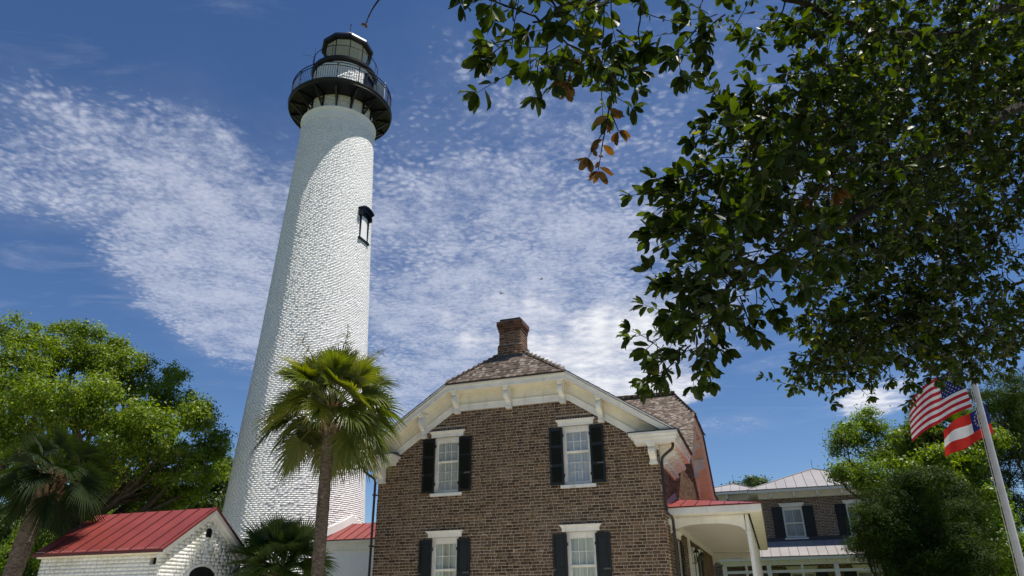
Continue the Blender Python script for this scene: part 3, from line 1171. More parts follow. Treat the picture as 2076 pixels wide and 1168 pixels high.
def shutter(parent, mp, u0, u1, z0, z1, louvered, bar=None, o=.018, dark='shutter'):
    s = MB()
    st, rl, th = .055, .075, .034
    s.mbox(mp, u0, u0 + st, o, o + th, z0, z1)
    s.mbox(mp, u1 - st, u1, o, o + th, z0, z1)
    n = 3 if louvered else 2
    zs = [z0 + (z1 - z0) * k / n for k in range(n + 1)] if louvered else [z0, z0 + (z1 - z0) * .52, z1]
    rails = []
    for k, z in enumerate(zs):
        a = z if k == 0 else (z - rl if k == n else z - rl / 2)
        rails.append((a, a + rl))
        s.mbox(mp, u0 + st, u1 - st, o, o + th, a, a + rl)
    sh = ob('shutter', s, M[dark], parent)
    if louvered:
        lv = MB()
        for k in range(n):
            z = rails[k][1] + .012
            while z < rails[k + 1][0] - .01:
                lv.hexa([mp(u0 + st, o + .004, z + .022), mp(u1 - st, o + .004, z + .022), mp(u1 - st, o + .030, z - .004), mp(u0 + st, o + .030, z - .004),
                         mp(u0 + st, o + .004, z + .028), mp(u1 - st, o + .004, z + .028), mp(u1 - st, o + .030, z + .003), mp(u0 + st, o + .030, z + .003)])
                z += .031
        lv.mbox(mp, u0 + st, u1 - st, o - .002, o + .003, z0 + rl, z1 - rl)
        ob('louvers', lv, M['louver'], sh, kind='stuff')
    else:
        for k in range(n):
            p = MB()
            p.mbox(mp, u0 + st, u1 - st, o, o + .012, rails[k][1], rails[k + 1][0])
            p.mbox(mp, u0 + st + .03, u1 - st - .03, o + .012, o + .022, rails[k][1] + .03, rails[k + 1][0] - .03)
            ob('panel', p, M[dark], sh)
    if bar is not None:
        h = MB()
        zc = rails[1][0] + rl * .5
        if bar > 0:
            h.mbox(mp, u1 - .20, u1 - .02, o + th, o + th + .012, zc - .016, zc + .016)
        else:
            h.mbox(mp, u0 + .01, u0 + .07, o + th, o + th + .012, zc - .016, zc + .016)
        ob('shutter_bar', h, M['hinge'], sh)
        hx = u0 if bar > 0 else u1
        for z in (z0 + (z1 - z0) * .16, z0 + (z1 - z0) * .86):
            h = MB()
            h.mbox(mp, hx - .02, hx + .02, -.01, o + th + .008, z - .035, z + .035)
            ob('hinge', h, M['iron'], sh)
    return sh


for i, (c, z0, z1) in enumerate(WIN):
    up = i < 2
    window(house, mp_front, c, .40, z0 + .085, z1 + .02, 3, (2, 3), .405 if up else .42, back='curtain' if up else 'linen')
    a, b = z0 + (.10 if up else .09), z1 - (.02 if up else .036)
    shutter(house, mp_front, c - .758, c - .374, a, b, up, -1)
    shutter(house, mp_front, c + .378, c + .758, a, b, up, 1)

# side wall: tall shuttered windows and the door under the porch
for c in (2.20, 8.20):
    z0, z1 = .75, (3.25 if c < 5 else 3.15)
    window(house, mp_right, c, .45, z0, z1, 2, (2, 2), .5, capw=.52, sillw=.5)
    shutter(house, mp_right, c - .95, c - .46, z0 + .02, z1 - .04, True, None, .02)
    shutter(house, mp_right, c + .46, c + .95, z0 + .02, z1 - .04, True, None, .02)
dr = MB()
dr.mbox(mp_right, 5.72, 6.72, -.12, -.08, .25, 3.05)
for (a, b, c, d) in ((5.8, 6.18, .4, 1.3), (6.26, 6.64, .4, 1.3), (5.8, 6.18, 1.45, 2.9), (6.26, 6.64, 1.45, 2.9)):
    dr.mbox(mp_right, a, b, -.08, -.065, c, d)
door = ob('door', dr, M['shutter'], house)
a = MB()
a.mbox(mp_right, 5.58, 5.72, -.1, .06, .25, 3.05)
a.mbox(mp_right, 6.72, 6.86, -.1, .06, .25, 3.05)
a.mbox(mp_right, 5.54, 6.90, -.1, .09, 3.05, 3.25)
ob('door_frame', a, M['trim'], door)
a = MB()
a.tube([mp_right(5.82, -.06, 1.25), mp_right(5.82, -.02, 1.25)], .03, 8)
ob('door_handle', a, M['gold'], door)
a = MB()
a.mbox(mp_right, 4.72, 4.92, 0, .07, 0, 3.50)
ob('pilaster', a, M['trim'], house)
a = MB()
a.mbox(mp_right, .38, 14.6, 0, .05, 3.47, 3.60)
ob('frieze_board', a, M['trim'], house)

# ---------------------------------------------------------------- porch along the side
PX0, PX1, PY0, PY1 = 4.12, 6.42, .36, 14.9
a = MB()
a.box(4.11, PX1, PY0, PY0 + .03, 3.69, 3.865)
a.box(PX1 - .03, PX1, PY0 + .03, PY1 - .03, 3.69, 3.865)
a.box(4.11, PX1, PY1 - .03, PY1, 3.69, 3.865)
ob('porch_fascia', a, M['trim'], house)
a = MB()
a.box(4.11, PX1 - .03, PY0 + .03, .70, 3.665, 3.69)
a.box(6.12, PX1 - .03, .70, 14.5, 3.665, 3.69)
a.box(4.11, PX1 - .03, 14.5, PY1 - .03, 3.665, 3.69)
ob('porch_soffit', a, M['soffit'], house)
a = MB()
y = .84
while y < 14.4:
    a.box(4.11, 5.96, y, min(y + .145, 14.4), 3.60, 3.62)
    y += .15
ob('porch_ceiling', a, M['ceiling_cream'], house)


def arch_beam(mp, u0, u1, o0, o1, zt, zs, zc, n=14):
    """flat panel with a low arched lower edge between two supports"""
    pts = [(u0, zt), (u0, zs)]
    for k in range(n + 1):
        s = k / n
        x = -1 + 2 * s
        pts.append((u0 + (u1 - u0) * s, zs + (zc - zs) * (1 - abs(x) ** 2.6) ** .62))
    pts += [(u1, zs), (u1, zt)]
    pts = [p for i, p in enumerate(pts) if i == 0 or (abs(p[0] - pts[i - 1][0]) + abs(p[1] - pts[i - 1][1])) > 1e-5]
    m = MB()
    d = Vector(mp(0, o1, 0)) - Vector(mp(0, o0, 0))
    for i in range(len(pts) - 1):
        if abs(pts[i][0] - pts[i + 1][0]) > 1e-5:
            a0, a1 = pts[i], pts[i + 1]
            m.hexa([mp(a0[0], o0, a0[1]), mp(a1[0], o0, a1[1]), mp(a1[0], o1, a1[1]), mp(a0[0], o1, a0[1]), mp(a0[0], o0, zt), mp(a1[0], o0, zt), mp(a1[0], o1, zt), mp(a0[0], o1, zt)])
    return m


pm_f = lambda u, o, z: (u, .76 - o, z)
pm_b = lambda u, o, z: (u, 14.46 - o, z)
pm_s = lambda u, o, z: (6.04 + o, u, z)
bm = arch_beam(pm_f, 4.11, 5.97, -.05, .0, 3.665, 3.27, 3.475)
bm.mbox(pm_f, 4.11, 5.97, 0, .03, 3.615, 3.665)
bm.mbox(pm_f, 4.99, 5.07, 0, .03, 3.475, 3.615)
ob('porch_beam', bm, M['trim'], house)
bm = arch_beam(pm_b, 4.11, 5.97, -.05, .0, 3.60, 3.10, 3.36)
bm.mbox(pm_b, 4.99, 5.03, 0, .02, 3.36, 3.60)
ob('porch_beam', bm, M['trim'], house)
cy = [.80, 3.5, 6.2, 8.9, 11.6, 14.4]
for y0, y1 in zip(cy, cy[1:]):
    bm = arch_beam(pm_s, y0 + .07, y1 - .07, -.03, .03, 3.665, 3.22, 3.475)
    ob('porch_beam', bm, M['trim'], house)
for y in cy:
    a = MB()
    hw = .043
    a.box(6.035 - hw, 6.035 + hw, y - hw, y + hw, .2, 3.664)
    a.box(6.035 - hw - .02, 6.035 + hw + .02, y - hw - .02, y + hw + .02, 3.20, 3.25)
    a.box(6.035 - hw - .012, 6.035 + hw + .012, y - hw - .012, y + hw + .012, 3.10, 3.14)
    a.box(6.035 - hw - .03, 6.035 + hw + .03, y - hw - .03, y + hw + .03, .2, .42)
    ob('porch_column', a, M['trim'], house)
a = MB()
a.box(4.11, 6.40, .4, 14.9, .0, .2)
ob('porch_floor', a, M['path'], house)

# porch roof: red metal panels with standing seams
pr = MB()
zE, zW = 3.868, 4.34
PH = [(4.11, PY0 - .03, zE), (PX1 + .03, PY0 - .03, zE), (4.11, PY0 + 2.25, zW)]
pr.extrude([Vector(p) for p in PH], Vector((0, 0, -.02)))
pr.extrude([Vector(p) for p in ((PX1 + .03, PY0 - .03, zE), (PX1 + .03, PY1 + .03, zE), (4.11, PY1 - 2.2, zW), (4.11, PY0 + 2.25, zW))], Vector((0, 0, -.02)))
pr.extrude([Vector(p) for p in ((4.11, PY1 - 2.2, zW), (PX1 + .03, PY1 + .03, zE), (4.11, PY1 + .03, zE))], Vector((0, 0, -.02)))
porch_roof = ob('porch_roof', pr, M['roof_red_seam'], house)


def metal_panels(parent, o, a, b, L, region, pitch, matp, mats, name='roof_panel', start=0.0, lift=.006, seam=.03):
    """metal roofing: one object per pan and one per standing seam; o origin on the eave, a along, b up the slope"""
    o, a, b = Vector(o), Vector(a).normalized(), Vector(b).normalized()
    n = a.cross(b).normalized()
    if n.z < 0:
        n = -n
    s = start
    out = []
    while s < L - .02:
        e = min(s + pitch, L)
        q = clip_poly([(s + .004, -1), (e - .004, -1), (e - .004, 30), (s + .004, 30)], region)
        if len(q) > 2:
            dz = random.uniform(0, .003)
            m = MB()
            m.extrude([o + a * x + b * y + n * (lift + dz) for x, y in q], n * .004, random.random())
            out.append(ob(name, m, matp, parent))
        q = clip_poly([(e - .008, -1), (e + .008, -1), (e + .008, 30), (e - .008, 30)], region)
        if len(q) > 2 and e < L - .02:
            m = MB()
            m.extrude([o + a * x + b * y + n * lift for x, y in q], n * seam)
            ob('seam', m, mats, parent)
        s = e
    return out


bv = Vector((0, 2.28, zW - zE))
bl = bv.length
metal_panels(porch_roof, (4.11, PY0 - .03, zE), (1, 0, 0), bv, 2.34, [(0, 0), (2.34, 0), (0, bl)], .36, M['roof_red'], M['roof_red_seam'])
bv = Vector((-2.34, 0, zW - zE))
bl = bv.length
metal_panels(porch_roof, (PX1 + .03, PY0 - .03, zE), (0, 1, 0), bv, 14.6, [(0, 0), (14.6, 0), (14.6 - 2.23, bl), (2.28, bl)], .42, M['roof_red'], M['roof_red_seam'])
a = MB()
a.hexa([(4.105, .34, 3.87), (4.16, .34, 3.87), (4.16, 2.6, 4.36), (4.105, 2.6, 4.36), (4.105, .34, 4.05), (4.13, .34, 4.05), (4.13, 2.6, 4.54), (4.105, 2.6, 4.54)])
ob('flashing', a, M['roof_red'], porch_roof)

# downspouts
a = MB()
a.tube([(4.50, -.20, 5.40), (4.50, -.20, 5.31), (4.47, -.19, 5.25), (4.28, -.13, 5.13), (4.19, -.09, 5.06), (4.16, -.07, 4.95), (4.16, -.07, 3.74), (4.19, -.06, 3.67), (4.27, -.03, 3.60), (4.29, -.02, 3.52), (4.29, .0, .1)], .036, 8)
for z in (4.55, 3.80, 3.30):
    a.box(4.12 if z > 3.7 else 4.25, 4.20 if z > 3.7 else 4.33, -.11 if z > 3.7 else -.06, .02, z - .02, z + .02)
ob('downspout', a, M['downspout'], house)
a = MB()
a.tube([(-4.50, -.20, 5.40), (-4.50, -.20, 5.31), (-4.47, -.19, 5.25), (-4.28, -.13, 5.12), (-4.19, -.09, 5.05), (-4.17, -.07, 4.95), (-4.17, -.07, .1)], .036, 8)
for z in (4.6, 3.2):
    a.box(-4.22, -4.12, -.11, .02, z - .02, z + .02)
ob('downspout', a, M['downspout'], house)


def wall_lamp(y):
    t = thing('wall_lantern', HW(4.1, y, 2.93), 'black wall lantern under the porch roof, %s' % ('nearer the front corner of the cottage' if y < 6 else 'on the far side of the dark door'), 'lantern', 'wall lanterns under the porch', HR)
    m = MB()
    m.tube([(0.0, 0, -.10), (.05, 0, -.16), (.16, 0, -.17), (.19, 0, -.12)], .012, 6)
    m.box(0.0, .03, -.05, .05, -.22, .02)
    ob('arm', m, M['iron'], t)
    m = MB()
    m.lathe([(0, -.12), (.05, -.12), (.06, -.10), (.045, -.10)], 8, (.19, 0, 0))
    m.lathe([(.10, .14), (.085, .17), (.05, .22), (.02, .26), (.012, .30), (0, .31)], 8, (.19, 0, 0))
    for k in range(6):
        an = k * math.pi / 3
        m.tube([(.19 + .055 * math.sin(an), .055 * math.cos(an), -.10), (.19 + .09 * math.sin(an), .09 * math.cos(an), .14)], .007, 5)
    ob('cage', m, M['iron'], t)
    m = MB()
    m.lathe([(.05, -.09), (.082, .14)], 6, (.19, 0, 0))
    ob('glass', m, M['glass'], t)


wall_lamp(5.30)
wall_lamp(7.05)

# ------------------------------------------------------------------ lighthouse
TX, TY = 31.4 * math.sin(rad(-16.79)), 31.4 * math.cos(rad(-16.79))
light = thing('lighthouse', (TX, TY, 0), 'tall white painted brick lighthouse with black iron gallery and glazed lantern', 'lighthouse')
PR = [(0, 3.10), (4.96, 2.833), (12.46, 2.389), (18.9, 2.108), (23.8, 1.886), (24.2, 1.868)]


def TR(z):
    return np.interp(z, [p[0] for p in PR], [p[1] for p in PR])


def pol(r, az, z):
    return (r * math.sin(rad(az)), r * math.cos(rad(az)), z)


def ring_bricks(name, z0, z1, Rf, course, blen, proud, skip=None):
    """courses of painted brick round a tower; each brick has its own projection"""
    Vs, Fs, rs = [], [], []
    base = 0
    z = z0
    row = 0
    while z < z1 - .01:
        zt = min(z + course, z1)
        R = float(Rf((z + zt) / 2))
        n = max(12, int(round(2 * math.pi * R / blen)))
        cuts = (np.arange(n) + (0 if row % 2 == 0 else .5) + rng.uniform(-.14, .14, n)) * (2 * math.pi / n)
        a0 = cuts + .0015 / R
        a1 = np.roll(cuts, -1).copy()
        a1[-1] += 2 * math.pi
        a1 = a1 - .0015 / R
        am = np.degrees((a0 + a1) / 2) % 360
        if skip is not None:
            kp = ~skip(am, (z + zt) / 2)
            a0, a1 = a0[kp], a1[kp]
        m = len(a0)
        pr = np.abs(rng.normal(0, proud, m)) + .001
        lean = rng.normal(0, proud * .22, m)
        tw = rng.normal(0, proud * .2, m)
        zb = z + .002 + rng.uniform(-.0015, .002, m)
        ze = zt - .002 + rng.uniform(-.003, .001, m)
        V = np.zeros((m, 8, 3))
        for k, (an, zz, out) in enumerate(((a0, zb, 0), (a1, zb, 0), (a1, ze, 0), (a0, ze, 0), (a0, zb, 1), (a1, zb, 1), (a1, ze, 1), (a0, ze, 1))):
            r0 = float(Rf(z)) if k in (0, 1, 4, 5) else float(Rf(zt))
            rr = r0 - .008 + (out * (.008 + pr + (lean if k in (6, 7) else -lean) + (tw if k in (5, 6) else -tw)))
            V[:, k, 0] = rr * np.sin(an)
            V[:, k, 1] = rr * np.cos(an)
            V[:, k, 2] = zz
        F = np.array([(4, 7, 6, 5), (0, 4, 5, 1), (1, 5, 6, 2), (2, 6, 7, 3), (3, 7, 4, 0)])[None] + (np.arange(m) * 8)[:, None, None] + base
        Vs.append(V.reshape(-1, 3))
        Fs.append(F.reshape(-1, 4))
        rs.append(np.repeat(rng.random(m), 5))
        base += m * 8
        z = zt
        row += 1
    return np_mesh(name, np.concatenate(Vs), np.concatenate(Fs), np.concatenate(rs))


WAZ, WZ0, WZ1, WHW = 111.0, 17.62, 18.95, .36
mb = MB()
mb.lathe([(TR(z) - .0005, z) for z in np.linspace(0, 24.2, 40)], 120)
tower = ob('tower', mb, M['tower_white'], light, smooth=True)
mb = MB()
mb.lathe([(1.86, 24.14), (1.90, 24.15), (1.90, 24.20), (1.866, 24.205), (1.866, 24.50), (1.89, 24.505), (1.89, 24.56), (1.915, 24.60), (1.94, 24.64), (1.94, 24.70), (1.88, 24.74), (1.72, 24.76), (1.69, 24.80), (1.69, 25.66)], 140)
ob('cornice', mb, M['tower_white'], tower)
for zz0, zz1, pr_ in ((.3, 7.0, .0027), (7.0, 14.0, .0019), (14.0, 24.14, .0012)):
    ob('brickwork', ring_bricks('brickwork', zz0, zz1, TR, .0785, .215, pr_,
       lambda am, z: (abs(z - (WZ0 + WZ1) / 2) < (WZ1 - WZ0) / 2 + .02) & (np.abs(am - WAZ) < math.degrees(WHW / 2.12))), M['tower_white'], tower, kind='stuff')
ob('brickwork', ring_bricks('brickwork', 24.82, 25.60, lambda z: 1.70, .0785, .215, .004), M['tower_white'], tower, kind='stuff')

# stair window
wn = Vector(pol(1, WAZ, 0))
wt = Vector((wn.y, -wn.x, 0))           # along the wall, towards larger azimuth


def mp_win(u, o, z):
    v = wn * (2.13 + o) - wt * u
    return (v.x, v.y, z)


a = MB()
a.mbox(mp_win, -.36, -.28, -.25, .03, WZ0, WZ1)
a.mbox(mp_win, .28, .36, -.25, .03, WZ0, WZ1)
a.mbox(mp_win, -.28, .28, -.25, .0, WZ1 - .10, WZ1)
w = ob('window', a, M['iron'], light)
a = MB()
a.mbox(mp_win, -.28, -.02, -.20, -.16, WZ0 + .02, WZ1 - .1)
a.mbox(mp_win, -.02, .02, -.20, -.13, WZ0 + .02, WZ1 - .1)
a.mbox(mp_win, .02, .28, -.20, -.17, WZ0 + .02, WZ0 + .08)
ob('sash', a, M['iron'], w)
a = MB()
a.mbox(mp_win, -.279, .279, -.20, -.17, WZ0, WZ1)
ob('window_back', a, M['dark_room'], w)  # dark sheet behind the glass, stands in for the unlit inside
a = MB()
a.poly([mp_win(-.28, -.165, WZ0), mp_win(.28, -.165, WZ0), mp_win(.28, -.165, WZ1), mp_win(-.28, -.165, WZ1)])
ob('pane', a, M['glass'], w)
a = MB()
a.mbox(mp_win, .13, .278, -.15, -.02, WZ0 + .03, WZ1 - .16)
ob('jamb', a, M['white_far'], w)
a = MB()
a.mbox(mp_win, -.44, .44, -.1, .10, WZ0 - .14, WZ0 - .07)
a.mbox(mp_win, -.42, .42, -.1, .07, WZ0 - .07, WZ0 - .005)
ob('sill', a, M['iron'], w)
a = MB()
for (e, o1, t0, t1) in ((0, .12, 0.0, .13), (.03, .17, .13, .20), (.06, .21, .20, .26)):
    n = 8
    for k in range(n):
        u0 = -(.43 + e) + 2 * (.43 + e) * k / n
        u1 = -(.43 + e) + 2 * (.43 + e) * (k + 1) / n
        arc = lambda u: WZ1 - .02 + .14 * (1 - (u / .49) ** 2)
        a.hexa([mp_win(u0, -.1, arc(u0) + t0), mp_win(u1, -.1, arc(u1) + t0), mp_win(u1, o1, arc(u1) + t0), mp_win(u0, o1, arc(u0) + t0),
                mp_win(u0, -.1, arc(u0) + t1), mp_win(u1, -.1, arc(u1) + t1), mp_win(u1, o1, arc(u1) + t1), mp_win(u0, o1, arc(u0) + t1)])
a.mbox(mp_win, -.36, .36, -.1, .05, WZ1, WZ1 + .04)
a.mbox(mp_win, -.46, -.36, -.05, .13, WZ1 - .20, WZ1 + .0)
a.mbox(mp_win, .36, .46, -.05, .13, WZ1 - .20, WZ1 + .0)
ob('hood', a, M['iron'], w)

# gallery deck with its open iron brackets
GZ = 25.62
a = MB()
a.lathe([(1.50, GZ), (2.58, GZ), (2.60, GZ - .03), (2.66, GZ - .03), (2.69, GZ + .03), (2.66, GZ + .09), (2.70, GZ + .13), (2.72, GZ + .19), (2.68, GZ + .22), (1.50, GZ + .22)], 120, closed=True)
deck = ob('gallery_deck', a, M['iron'], light, smooth=False)


def iron_bracket():
    m = MB()
    w = .045
    m.box(-w, w, 1.69, 1.76, 24.78, GZ - .002)
    m.box(-w, w, 1.76, 2.56, GZ - .075, GZ - .002)
    for (p, q, h) in (((1.72, 24.80), (2.50, GZ - .07), .035), ((1.74, 25.25), (1.98, 25.20), .028)):
        d = Vector((q[0] - p[0], q[1] - p[1])).normalized()
        n = Vector((-d.y, d.x)) * h
        m.hexa([(-w * .8, p[0] - n.x, p[1] - n.y), (w * .8, p[0] - n.x, p[1] - n.y), (w * .8, q[0] - n.x, q[1] - n.y), (-w * .8, q[0] - n.x, q[1] - n.y),
                (-w * .8, p[0] + n.x, p[1] + n.y), (w * .8, p[0] + n.x, p[1] + n.y), (w * .8, q[0] + n.x, q[1] + n.y), (-w * .8, q[0] + n.x, q[1] + n.y)])
    m.tube([(0, 1.90 + .10 * math.cos(t), 25.38 + .10 * math.sin(t)) for t in np.linspace(0, 6.2, 14)], .018, 5)
    m.tube([(0, 2.60, GZ - .10), (0, 2.60, GZ - .02)], .035, 6)
    return m.mesh('bracket')


bme = iron_bracket()
bme.materials.append(M['iron'])
AZ0 = 171.5
for k in range(15):
    o = bpy.data.objects.new('bracket', bme)
    COL.objects.link(o)
    o.parent = deck
    o.rotation_euler = (0, 0, rad(-(AZ0 + 24 * k)))


def hoop(r, z, t, n=96):
    m = MB()
    m.lathe([(r - t, z - t * .7), (r + t, z - t * .7), (r + t, z + t * .7), (r - t, z + t * .7)], n, closed=True)
    return m


rail = ob('gallery_railing', hoop(2.60, GZ + 1.30, .022), M['iron'], light)
ob('rail', hoop(2.60, GZ + 1.13, .018), M['iron'], rail)
ob('rail', hoop(2.60, GZ + .31, .016), M['iron'], rail)
pm = MB()
pm.tube([(0, 2.60, GZ + .2), (0, 2.60, GZ + 1.30)], .026, 7)
for z in (.32, .72, 1.13, 1.22):
    pm.lathe([(0, -.05), (.045, 0), (0, .05)], 8, (0, 2.60, GZ + z))
pme = pm.mesh('post')
pme.materials.append(M['iron'])
bl = MB()
bl.tube([(0, 2.60, GZ + .2), (0, 2.60, GZ + 1.13)], .0105, 5)
blm = bl.mesh('baluster')
blm.materials.append(M['iron'])
for k in range(15):
    for j in range(9):
        o = bpy.data.objects.new('post' if j == 0 else 'baluster', pme if j == 0 else blm)
        COL.objects.link(o)
        o.parent = rail
        o.rotation_euler = (0, 0, rad(-(AZ0 + 24 * k + 24 * j / 9)))

# watch room
mb = MB()
mb.lathe([(1.62, GZ + .2), (1.60, 27.9)], 96)
watch = ob('watch_room', mb, M['tower_white'], light, smooth=True)
ob('brickwork', ring_bricks('brickwork', GZ + .22, 27.85, lambda z: 1.61, .0785, .215, .004, lambda am, z: (np.abs(am - 108) < 15) & (z < 27.6)), M['tower_white'], watch, kind='stuff')
dn = Vector(pol(1, 108, 0))
dt = Vector((dn.y, -dn.x, 0))


def mp_d(u, o, z):
    v = dn * (1.60 + o) - dt * u
    return (v.x, v.y, z)


a = MB()
a.mbox(mp_d, -.38, .38, -.10, .02, GZ + .25, 27.55)
door = ob('door', a, M['iron'], light)
a = MB()
a.mbox(mp_d, -.46, -.38, -.1, .10, GZ + .22, 27.65)
a.mbox(mp_d, .38, .46, -.1, .10, GZ + .22, 27.65)
a.mbox(mp_d, -.38, .38, -.1, .10, 27.55, 27.65)
ob('door_frame', a, M['iron'], door)
a = MB()
a.hexa([mp_d(.36, .06, GZ + .3), mp_d(.40, .06, GZ + .3), mp_d(.40, .75, GZ + .3), mp_d(.36, .75, GZ + .3), mp_d(.36, .06, 27.5), mp_d(.40, .06, 27.5), mp_d(.40, .75, 27.5), mp_d(.36, .75, 27.5)])
ob('door_leaf', a, M['white_far'], door)

# upper deck, thin railing
a = MB()
a.lathe([(1.15, 27.86), (1.56, 27.86), (1.60, 27.93), (1.70, 27.97), (1.76, 28.03), (1.77, 28.16), (1.73, 28.19), (1.15, 28.19)], 96, closed=True)
updeck = ob('lantern_deck', a, M['iron'], light)
r2 = ob('lantern_railing', hoop(1.74, 28.86, .016), M['iron'], light)
pm = MB()
pm.tube([(0, 1.74, 28.17), (0, 1.74, 28.90)], .016, 6)
pm.lathe([(0, -.03), (.03, 0), (0, .03)], 8, (0, 1.74, 28.90))
pme2 = pm.mesh('post')
pme2.materials.append(M['iron'])
for k in range(8):
    o = bpy.data.objects.new('post', pme2)
    COL.objects.link(o)
    o.parent = r2
    o.rotation_euler = (0, 0, rad(-(189 + 45 * k)))
a = MB()
a.tube([pol(1.74, 238, 28.2), pol(1.74, 238, 29.45)], .010, 5)
a.tube([pol(1.74, 238, 28.85), pol(2.35, 245, 28.95)], .007, 5)
ob('antenna', a, M['iron'], light)

# lantern: ten panes between slim iron bars
LAZ = 158.0
LR, LZ0, LZ1 = 1.22, 28.19, 29.92
a = MB()
a.lathe([(LR, LZ0), (LR, LZ0 + .10), (LR - .06, LZ0 + .10)], 10, rot=rad(LAZ))
a.lathe([(LR - .05, LZ1 - .06), (LR, LZ1 - .06), (LR + .01, LZ1)], 10, rot=rad(LAZ))
lantern = ob('lantern', a, M['iron'], light)
for k in range(10):
    a0, a1 = LAZ + 36 * k, LAZ + 36 * (k + 1)
    m = MB()
    m.tube([pol(LR, a0, LZ0), pol(LR, a0, LZ1)], .026, 6)
    ob('glazing_bar', m, M['iron'], lantern)
    m = MB()
    m.poly([pol(LR - .01, a0, LZ0 + .1), pol(LR - .01, a1, LZ0 + .1), pol(LR - .01, a1, LZ1 - .05), pol(LR - .01, a0, LZ1 - .05)])
    ob('pane', m, M['glass'], lantern)
m = MB()
m.lathe([(0, 28.3), (.30, 28.3), (.34, 28.42), (.40, 28.5), (.46, 28.72), (.47, 28.95), (.42, 29.12), (.30, 29.30), (.14, 29.40), (0, 29.42)], 24)
lens = ob('lens', m, M['lens'], light)
for z, r in ((28.5, .42), (28.66, .475), (28.82, .485), (28.98, .48), (29.12, .44), (29.26, .36), (29.36, .24)):
    ob('lens_ring', hoop(r, z, .014, 32), M['gold'], lens)
m = MB()
m.lathe([(0, 28.28), (.16, 28.3), (.16, 29.35), (0, 29.36)], 16)
ob('lamp_core', m, M['white_far'], lens)
# roof: ten-sided iron eave, low cone, ball and rod
m = MB()
m.lathe([(LR - .02, LZ1 - .07), (1.36, LZ1 - .05), (1.42, LZ1 - .02), (1.44, LZ1 + .10), (1.41, LZ1 + .22), (1.36, LZ1 + .25), (.34, 30.83), (.26, 30.86), (.26, 30.9), (0, 30.9)], 10, rot=rad(LAZ))
lroof = ob('lantern_roof', m, M['iron'], light)
m = MB()
m.lathe([(LR - .03, LZ1 - .055), (.3, 30.35), (0, 30.4)], 10, rot=rad(LAZ))
ob('lantern_ceiling', m, M['white_far'], lroof)
m = MB()
m.lathe([(0, 28.22), (LR - .08, 28.22), (LR - .08, 28.30)], 10, rot=rad(LAZ))
ob('lantern_floor', m, M['white_far'], lantern)  # white disc added to bounce sunlight up onto the lantern ceiling
m = MB()
bc, br = 31.12, .285
m.lathe([(.12, 30.86)] + [(br * math.sin(t), bc - br * math.cos(t)) for t in np.linspace(.35, math.pi, 14)], 24)
M['ball'] = paint('dull_grey_iron', (.20, .19, .17), .5, .3, 5)
ob('ball', m, M['ball'], lroof, smooth=True)
m = MB()
m.tube([(0, 0, bc + br - .02), (.03, .02, bc + br + .62)], .014, 5)
m.tube([(.03, .02, bc + br + .60), (.03, .02, bc + br + .70)], .03, 6)
m.tube([(.10, -.05, bc + br - .05), (.05, 0, bc + br + .55)], .006, 5)
ob('rod', m, M['iron'], lroof)

# ------------------------------------------------------------------ red roofed passage between cottage and tower
pas = thing('passage_building', HW(-6.9, 6.7), 'low white passage with red metal roof between the lighthouse and the brick cottage', 'outbuilding', rz=HR)
a = MB()
a.box(-2.7, 2.6, -1.35, 1.35, 0, 3.76)
ob('wall', a, M['white_far'], pas)
a = MB()
a.box(-2.72, 2.6, -1.42, -1.352, 3.56, 3.80)
a.box(-2.72, 2.6, -1.47, -1.42, 3.80, 3.90)
ob('eave_board', a, M['soffit'], pas)
a = MB()
a.hexa([(-2.75, -1.5, 3.90), (2.65, -1.5, 3.90), (2.65, 0, 4.60), (-2.75, 0, 4.60), (-2.75, -1.5, 3.93), (2.65, -1.5, 3.93), (2.65, 0, 4.63), (-2.75, 0, 4.63)])
a.hexa([(-2.75, 0, 4.60), (2.65, 0, 4.60), (2.65, 1.5, 3.90), (-2.75, 1.5, 3.90), (-2.75, 0, 4.63), (2.65, 0, 4.63), (2.65, 1.5, 3.93), (-2.75, 1.5, 3.93)])
pr = ob('roof', a, M['roof_red_seam'], pas)
bv = Vector((0, 1.5, .70))
metal_panels(pr, (-2.75, -1.5, 3.93), (1, 0, 0), bv, 5.4, [(0, -.02), (5.4, -.02), (5.4, bv.length), (0, bv.length)], .42, M['roof_red'], M['roof_red_seam'], start=.05)
bv = Vector((0, -1.5, .70))
metal_panels(pr, (2.65, 1.5, 3.93), (-1, 0, 0), bv, 5.4, [(0, -.02), (5.4, -.02), (5.4, bv.length), (0, bv.length)], .42, M['roof_red'], M['roof_red_seam'], start=.05)
# painted flashing laid up the curved tower wall over the roof
a = MB()
TL = Vector((TX, TY, 0)) - HW(-6.9, 6.7)
tl = Vector((TL.dot(HX), TL.dot(HY), 0))
n = 12
pts = []
for k in range(n + 1):
    y = -1.55 + 3.1 * k / n
    zr = 4.66 - abs(y) * .467
    Rr = float(TR(zr)) + .035
    x = tl.x + math.sqrt(max(.01, Rr * Rr - (y - tl.y) ** 2))
    pts.append((x, y, zr))
for k in range(n):
    if k == 6:
        pass
    p, q = Vector(pts[k]), Vector(pts[k + 1])
    up = Vector((-.02, 0, .30))
    out = Vector((.03, 0, 0))
    a.hexa([p - out, q - out, q + out, p + out, p - out + up, q - out + up, q + out + up, p + out + up])
ob('flashing', a, M['white_far'], pas)

# ------------------------------------------------------------------ white store house on the left
SX, SY = -7.92, -4.34
store = thing('store_house', HW(SX, SY), 'small white painted brick store house with a red metal roof', 'outbuilding', rz=HR)
hx, hy, ez, kz = 1.77, 1.31, 2.80, 3.70


def mp_sf(u, o, z):
    return (u, -hy - o, z)


def mp_sg(u, o, z):
    return (hx + o, u, z)


